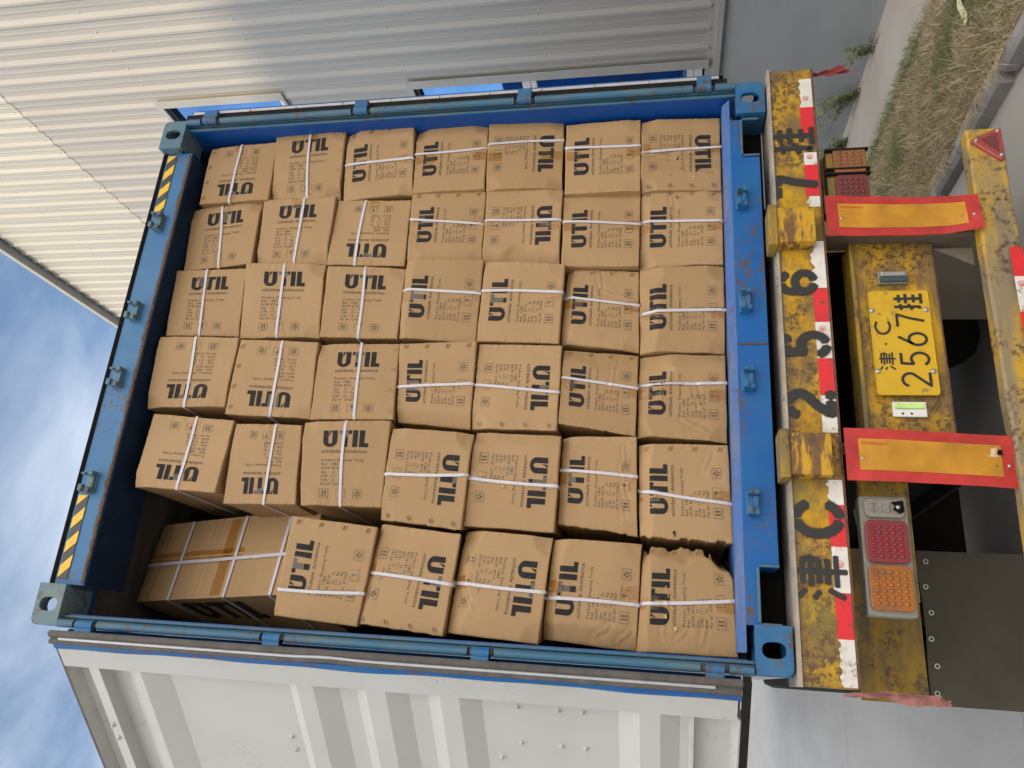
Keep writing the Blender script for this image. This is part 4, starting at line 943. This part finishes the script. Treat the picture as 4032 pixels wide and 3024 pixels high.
SIDE_OF = {'L': ('t',), 'R': ('b',), 'T': ('r',), 'B': ('l',)}      # photo edge of the staple row -> edge of the face
# crushed or tilted zones: (col,row): [(edge, width, depth, wobble)]
DENTS = {(4,7): [('t', .22, .026, .5)], (3,7): [('t', .26, .03, .8), ('r', .16, .014, .5)], (2,7): [('t', .14, .02, .4)], (1,7): [('t', .10, .02, .4), ('r', .16, .022, .8)], (4,6): [('t', .12, .02, .5), ('l', .15, .012, .5)], (5,5): [('l', .20, .02, .7)], (1,5): [('t', .20, .026, .7)],
         (3,4): [('l', .16, .014, .3)], (5,7): [('t', .10, .010, .5)], (6,7): [('l', .2, .012, .4)], (3,6): [('r', .2, .016, .6)], (1,6): [('l', .15, .016, .5), ('t', .12, .02, .4)], (2,5): [('r', .15, .01, .4)], (4,4): [('t', .10, .012, .4)], (2,6): [('t', .12, .012, .4)], (1,4): [('t', .10, .014, .4)]}
CREASE = {(6,7): [((.52,1),(.44,.62),.004), ((.44,.62),(.47,.30),.005), ((.30,.45),(.18,.1),.004)], (3,7): [((.62,.9),(.60,.35),.005), ((.60,.35),(.35,.30),.004), ((.22,.5),(.10,.22),.004), ((.3,.2),(.12,.45),.003)], (4,6): [((.95,.55),(.70,.50),.004), ((.70,.50),(.62,.05),.004)],
          (3,6): [((.9,.3),(.5,.35),.003)], (1,7): [((.1,.35),(.3,.30),.004), ((.12,.60),(.22,.50),.004), ((.7,.72),(.1,.72),.003)], (5,7): [((.95,.6),(.5,.62),.003)], (1,6): [((.08,.45),(.2,.3),.005), ((.05,.2),(.18,.08),.005)], (2,6): [((.1,.18),(.9,.17),.003)], (1,5): [((.45,.95),(.20,.70),.003)], (2,7): [((.9,.2),(.7,.3),.003)]}

JAG = {(1,7): (('r', .026),), (2,7): (('l', .014),), (2,6): (('l', .006),), (3,6): (('l', .005),), (5,7): (('r', .008),), (2,4): (('l', .007),), (4,6): (('r', .004),), (1,4): (('l', .005),)}
class Face:
    def __init__(s, q, y, seed, key, fr='N'):
        s.fr = fr
        s.LL, s.LR, s.UR, s.UL = [(q[2*i], q[2*i+1]) for i in range(4)]; s.y = y; s.seed = seed; r = random.Random(seed)
        s.bulge = r.uniform(-.001, .005); s.cr = [r.uniform(.004, .026) if r.random() < .45 else 0 for _ in range(4)]; s.tx, s.tz = r.uniform(-.024, .024), r.uniform(-.022, .018)
        s.dents = DENTS.get(key, []); s.creases = CREASE.get(key, []); s.key = key
    def flat(s, a, b):
        x = (s.LL[0]*(1-a)+s.LR[0]*a)*(1-b)+(s.UL[0]*(1-a)+s.UR[0]*a)*b; z = (s.LL[1]*(1-a)+s.LR[1]*a)*(1-b)+(s.UL[1]*(1-a)+s.UR[1]*a)*b
        return x, z
    def __call__(s, a, b, d=0.0):
        x, z = s.flat(a, b); e = min(a, 1-a, b, 1-b)
        if d == 0.0 or e < .03:
            k = math.exp(-max(e, 0)/.05); x += .0026*k*noise.noise((a*4, b*4, s.seed+.3)); z += .0026*k*noise.noise((a*4+7, b*4, s.seed+.7))
        for ed, amp in JAG.get(s.key, ()):        # ragged torn edges eat into the face
            t = {'t': 1-b, 'b': b, 'l': a, 'r': 1-a}[ed]; o = {'t': a, 'b': a, 'l': b, 'r': b}[ed]
            if t < .10:
                q = math.floor(o*17+2*noise.noise((o*5, s.seed, 2))); n_ = max(0, noise.noise((q*1.37, s.seed*.7, 6))+.25)+.35*abs(noise.noise((o*40, s.seed, 3)))
                sh = amp*n_*(1-max(t, 0)/.10)
                if ed in 'lr': x += sh*(1 if ed == 'l' else -1)
                else: z += sh*(1 if ed == 'b' else -1)
        if s.key == (1,7):
            r_ = math.hypot(a-1, b); k = max(0, 1-r_/.30); x -= .045*k; z += .03*k
        y = s.y - s.bulge*math.sin(PI*max(0, min(1, a)))*math.sin(PI*max(0, min(1, b))) + s.tx*(a-.5)+s.tz*(b-.5)
        y += .0055*noise.noise((a*1.7+s.seed*3.1, b*1.7, s.seed*1.7)) + .0008*noise.noise((a*6, b*6, s.seed*2.3)) + .0004*noise.noise((a*17, b*17, s.seed))
        # crumple near the edges, mostly along the flutes
        k = max(0, 1-e/.09); y += k*.0032*noise.noise((a*22 if b > .9 or b < .1 else a*4, b*22 if a > .9 or a < .1 else b*4, s.seed))
        tv, tu_ = (b, a) if s.fr in 'ND' else (a, b)      # wrinkles along the flutes where strap and tape pull over the edge
        te = min(tv, 1-tv)
        if te < .13: y += .0034*(1-max(te, 0)/.13)*noise.noise((tu_*15, s.seed*1.9, 3 if tv > .5 else 8))*(.35+math.exp(-((tu_-.5)/.25)**2))
        if e < .009: y += .004*(1-max(e, 0)/.009)**2
        for (ca, cb), c in zip(((0,0),(1,0),(1,1),(0,1)), s.cr):
            if c: r_ = math.hypot(a-ca, b-cb); y += c*max(0, 1-r_/.20)
        for ed, w, dp, wob in s.dents:
            t = {'t': 1-b, 'b': b, 'l': a, 'r': 1-a}[ed]; o = {'t': a, 'b': a, 'l': b, 'r': b}[ed]
            c = w*(1+wob*noise.noise((o*2.2, s.seed, 1.5)) + .35*wob*noise.noise((o*7, s.seed, 4.5)))
            if t < c: y += 1.5*dp*((c-t)/max(c, .02))
        for (a0, b0), (a1, b1), h in s.creases:
            dx, dz = a1-a0, b1-b0; l2 = dx*dx+dz*dz; t = max(0, min(1, ((a-a0)*dx+(b-b0)*dz)/l2)); wv = .018*noise.noise((t*5, s.seed, a0*9)); r_ = math.hypot(a-a0-t*dx-wv*dz*4, b-b0-t*dz+wv*dx*4)
            y -= h*math.exp(-(r_/.012)**2)*math.sin(PI*(.1+.8*t)); y += h*.7*math.exp(-((r_-.028)/.018)**2)
        return (x, y-d, z)
def lines(n=44):
    g = [0, .005, .012, .024, .042]; m_ = [.06+(.88)*i/(n-1) for i in range(n)]; return g + m_ + [1-t for t in g[::-1]]
GA = lines()
def layon(face, fr, dst, mat, name, parent, d):
    vs = [face(*FR[fr](u, v), d) for u, v in dst[0]]; b = MB(); b.add(vs, dst[1], mat); return b.build(name, parent, raw=True)
def carton_mesh(face, depth, fr, root, staples, name='box'):
    b = MB(); n = len(GA); vs = [face(a, c) for c in GA for a in GA]; fs = [(j*n+i, j*n+i+1, (j+1)*n+i+1, (j+1)*n+i) for j in range(n-1) for i in range(n-1)]
    b.add(vs, fs, M['card'], True)
    rim = [i for i in range(n)] + [j*n+n-1 for j in range(1, n)] + [(n-1)*n+i for i in range(n-2, -1, -1)] + [j*n for j in range(n-2, 0, -1)]
    cx = sum(vs[i][0] for i in rim)/len(rim); cz = sum(vs[i][2] for i in rim)/len(rim)
    xs = [face.LL[0], face.LR[0], face.UR[0], face.UL[0]]; zs_ = [face.LL[1], face.LR[1], face.UR[1], face.UL[1]]
    ax0, ax1 = max(xs[0], xs[3])+.004, min(xs[1], xs[2])-.004; az0, az1 = max(zs_[0], zs_[1])+.003, min(zs_[2], zs_[3])-.003
    prev = rim; nr = len(rim); base = [vs[i] for i in rim]; off = 0
    o = len(b.v)
    rings = [base]
    for dy, k in ((.012, .06), (.06, .35), (.22, .9), (depth*.6, 1), (depth, 1)):
        rg_ = []
        for (x, y, z) in base:
            tx = min(max(x, ax0), ax1); tz = min(max(z, az0), az1); w_ = .003*noise.noise((x*9, (y+dy)*6, z*9+face.seed))
            rg_.append((x+(tx-x)*k+w_*(1 if abs(x-cx) > abs(z-cz) else 0)*.5, face.y+dy if dy > .02 else y+dy, z+(tz-z)*k))
        rings.append(rg_)
    for r_ in rings: b.v += r_
    mi = b.mi(M['card'])
    for k in range(len(rings)-1):
        for i in range(nr):
            j = (i+1) % nr; b.f.append((o+k*nr+i, o+k*nr+j, o+(k+1)*nr+j, o+(k+1)*nr+i)); b.m.append(mi); b.smooth.append(False)
    b.f.append(tuple(o+(len(rings)-1)*nr+i for i in range(nr))); b.m.append(mi); b.smooth.append(False)
    # flap slits: small pairs of raised cuts along one edge
    if staples != '-':
        ed = {'L': 't', 'R': 'b', 'T': 'r', 'B': 'l'}[staples]; r = random.Random(face.seed)
        for t in (.09, .36, .63, .90):
            for k in (-1, 1):
                for sl in (0,):
                    off_ = .055+k*.0; q0 = t+k*.014
                    def W(o1, s1):   # distance from edge, along
                        return {'t': (s1, 1-o1), 'b': (s1, o1), 'r': (1-o1, s1), 'l': (o1, s1)}[ed]
                    p = [W(.030, q0-.010), W(.030, q0-.002), W(.075, q0+.018), W(.075, q0+.010)]
                    h = .0045
                    t3 = [face(*p[0], .0003), face(*p[1], h), face(*p[2], h), face(*p[3], .0003)]
                    b.add(t3, [(0,1,2,3)], M['card']); b.add([face(*p[1], h), face(*p[2], h), face(*p[2], .0003), face(*p[1], .0003)], [(0,1,2,3)], M['card_dark'])
    ob = b.build(name, root)
    uv = ob.data.uv_layers.new(name='flute')
    w_ = 1
    for li, l in enumerate(ob.data.loops):
        co = ob.data.vertices[l.vertex_index].co; x, z, y_ = co.x, co.z, co.y
        uv.data[li].uv = ((x+y_)*3+face.seed, z*3) if fr in 'ND' else (z*3+face.seed, (x+y_)*3)
    return ob
def strip_on(face, fr, path, w, d, mat, name, parent, wrap=.16, thick=True):
    b = MB(); n = len(path)-1; rows = []
    def dirn(v, end):      # side face direction at text top/bottom
        a0, b0 = FR[fr](.5, end); a1, b1 = FR[fr](.5, .5); return (a0-a1, b0-b1)
    for i, (u, v) in enumerate(path):
        rows.append((face(*FR[fr](u-w/2, v), d), face(*FR[fr](u+w/2, v), d)))
    def wrapped(end, row):
        dx, dz = dirn(0, end); out = []
        for dy in (.004, .03, wrap, wrap*3.2):
            out.append(tuple((p[0]+dx*2*.0030, face.y+dy, p[2]+dz*2*.0030) for p in row))
        return out
    if wrap:
        rows = wrapped(path[0][1] if path[0][1] in (0, 1) else 0, rows[0])[::-1] + rows + wrapped(1, rows[-1])
    o = b.add([p for r_ in rows for p in r_], [(2*i, 2*i+1, 2*i+3, 2*i+2) for i in range(len(rows)-1)], mat)
    ob = b.build(name, parent, raw=True)
    if thick: sl = ob.modifiers.new('thick', 'SOLIDIFY'); sl.thickness = .0012; sl.offset = 0
    return ob
def torn(face, a, c, s, seed, parent, kind='hole'):
    r = random.Random(seed); b = MB(); n = 11
    pts = [(a+s*(.6+.5*r.random())*math.cos(2*PI*i/n), c+s*(.35+.35*r.random())*math.sin(2*PI*i/n)) for i in range(n)]
    if kind == 'hole':
        b.add([face(p[0], p[1], .0012) for p in pts], [tuple(range(n))], M['card_dark'])
        for k in range(4):
            i = r.randrange(n); p0, p1 = pts[i], pts[(i+1) % n]; q = (a+(p0[0]-a)*r.uniform(-.2, .5), c+(p0[1]-c)*r.uniform(-.2, .5)); q2 = (a+(p0[0]-a)*1.7, c+(p0[1]-c)*1.7)
            b.add([face(*p0, .001), face(*p1, .001), face(*(q2 if k % 2 else q), .012+.012*r.random())], [(0,1,2)], M['card_torn'])
    else:
        b.add([face(p[0], p[1], .002+.010*r.random()) for p in pts]+[face(a, c, .004)], [(i, (i+1) % n, n) for i in range(n)], M['card_torn'])
    return b.build('torn_patch', parent, raw=True)

TEARS = {(6,7): ((.42,.54,.030,'hole'), (.20,.66,.028,'flap'), (.17,.34,.030,'flap')), (5,7): ((.90,.55,.030,'hole'),), (1,7): ((.33,.72,.026,'flap'), (.22,.62,.028,'flap')), (1,5): ((.42,.72,.022,'flap'),), (2,5): ((.42,.60,.022,'flap'),), (2,7): ((.06,.62,.035,'hole'),)}
for (c, r_, fr, y, q, u0, u1, st) in CARTONS:
    layer = 8-r_; seed = c*10+r_
    pos = ('bottom layer on sill' if layer == 1 else 'top layer under header' if layer == 7 else ORD[layer]+' layer up')
    lab = 'carton printed with top '+TOWARD[fr]+', '+pos+', '+ORD[c]+' stack from white door'
    if (c, r_) == (1, 7): lab = 'carton with a ragged torn edge and crushed corner, bottom layer nearest the white door'
    face = Face(q, y, seed, (c, r_), fr)
    cx = (face.LL[0]+face.UR[0])/2; cz = min(face.LL[1], face.LR[1])
    root = thing('carton', lab, 'carton', (cx, y+.4, cz), 'brown cartons stacked in the container')
    if (c, r_) == (1, 7):         # ragged upper right corner is pushed in
        face.cr[1] = .10
    carton_mesh(face, .88 if c > 1 or r_ > 3 else .80, fr, root, st)
    layon(face, fr, BIG, M['ink'], 'brand_print', root, .0013); layon(face, fr, SUB, M['ink_small'], 'brand_subtitle', root, .0013); layon(face, fr, SMALL, M['ink_small'], 'shipping_print', root, .0013)
    for ic in ICONS: layon(face, fr, ic, M['ink_small'], 'handling_symbol', root, .0013)
    rr = random.Random(seed+100); bow = rr.uniform(-.012, .012)
    path = [(u0+(u1-u0)*i/24+bow*math.sin(PI*i/24), i/24) for i in range(25)]
    strip_on(face, fr, path, .031, .0042, M['strap'], 'strap', root)
    tu = .5*(u0+u1)+rr.uniform(-.03, .03) if abs(.5*(u0+u1)-.5) < .06 else .5+rr.uniform(-.02, .05)
    t1 = rr.uniform(.14, .30); t2 = rr.uniform(.80, .88)
    for va, vb in ((0.012, t1), (t2, .988)):
        k = rr.uniform(-.012, .012); strip_on(face, fr, [(tu+k*j/8, va+(vb-va)*j/8) for j in range(9)], .125, .0022, M['tape'], 'packing_tape', root, wrap=0, thick=False)
    for (a, bb, s, kd) in TEARS.get((c, r_), ()): torn(face, a, bb, s, seed+int(a*100), root, kd)

# long carton leaning behind the gap in the first stack
root = thing('carton', 'long dark carton standing on end and leaning back in the gap under the header', 'carton', (-.93, .5, 1.90), 'brown cartons stacked in the container')
class Long:
    seed = 77; y = .4
    def __init__(s): pass
    def __call__(s, a, b, d=0.0):
        e = min(a, 1-a); x0 = -1.022-.058*b; x1 = -.648-.062*b; z = 1.895+.925*b; y = .27+.24*b+.085*a
        x = x0+(x1-x0)*a; y += .004*noise.noise((a*2, b*5, 3.3))+.0015*noise.noise((a*3, b*60, 1))-.006*math.exp(-((a-.53)/.012)**2)*(1 if b > .2 else 0)
        for t in (.14, .30, .37, .60, .64, .78, .93): y += .0035*math.exp(-((b-t)/.006)**2)
        y += .012*max(0, (b-.9)/.1)**2
        return (x, y-d, z)
lf = Long(); b = MB(); nx_, nz_ = 40, 110
b.grid(lambda u, v: lf(u, v), nx_, nz_, M['card'])
LD = .36
def side(t, v, a): # t depth 0..1
    p = lf(a, v); return (p[0]-.125*t*(1-.35*v), p[1]+LD*t, p[2]-.09*t)
b.grid(lambda u, v: side(u, v, 0), 16, nz_, M['card']); b.grid(lambda u, v: side(u, v, 1), 6, nz_, M['card'])
b.grid(lambda u, v: side(v, 1, u), nx_, 6, M['card']); b.grid(lambda u, v: side(v, 0, u), nx_, 6, M['card']); b.grid(lambda u, v: (lf(u, v)[0]-.10, lf(u, v)[1]+LD, lf(u, v)[2]-.09), 2, 2, M['card'])
ob = b.build('box', root)
uv = ob.data.uv_layers.new(name='flute')
for li, l in enumerate(ob.data.loops):
    co = ob.data.vertices[l.vertex_index].co; uv.data[li].uv = (co.z*3, (co.x+co.y)*3)
def lstrip(f, n, w, mat, name, thick=True):
    b = MB(); rows = [f(i/n) for i in range(n+1)]; b.add([p for r_ in rows for p in r_], [(2*i, 2*i+1, 2*i+3, 2*i+2) for i in range(n)], mat); o = b.build(name, root, raw=True)
    if thick: sl = o.modifiers.new('thick', 'SOLIDIFY'); sl.thickness = .0012; sl.offset = 0
lstrip(lambda t: (lf(.455-.02*t, t, .009), lf(.495-.02*t, t, .009)), 30, 0, M['strap'], 'strap')
for v in (.17, .44, .78):
    lstrip(lambda t: (lf(1-t, v-.008, .006), lf(1-t, v+.008, .006)) if t <= 1 else None, 24, 0, M['strap'], 'strap')
    def fs_(t, v=v):
        p, q = side(t*.9, v-.008, 0), side(t*.9, v+.008, 0); return ((p[0]-.004, p[1], p[2]), (q[0]-.004, q[1], q[2]))
    lstrip(fs_, 8, 0, M['strap'], 'strap')
lstrip(lambda t: (lf(.48, .40+.6*t, .003), lf(.60, .40+.6*t, .003)), 20, 0, M['tape'], 'packing_tape', False)
lstrip(lambda t: (lf(.97-.94*t, .47, .003), lf(.97-.94*t, .53, .003)), 20, 0, M['tape'], 'packing_tape', False)
vs = []
for u, v in BIG[0]:
    s_ = (u-U0)/UW; t_ = (v-V0)/VH; p = side(.10+.50*t_, .74-.40*s_, 0); vs.append((p[0]-.0035, p[1]-.001, p[2]))
b = MB(); b.add(vs, BIG[1], M['ink']); b.build('brand_print', root, raw=True)
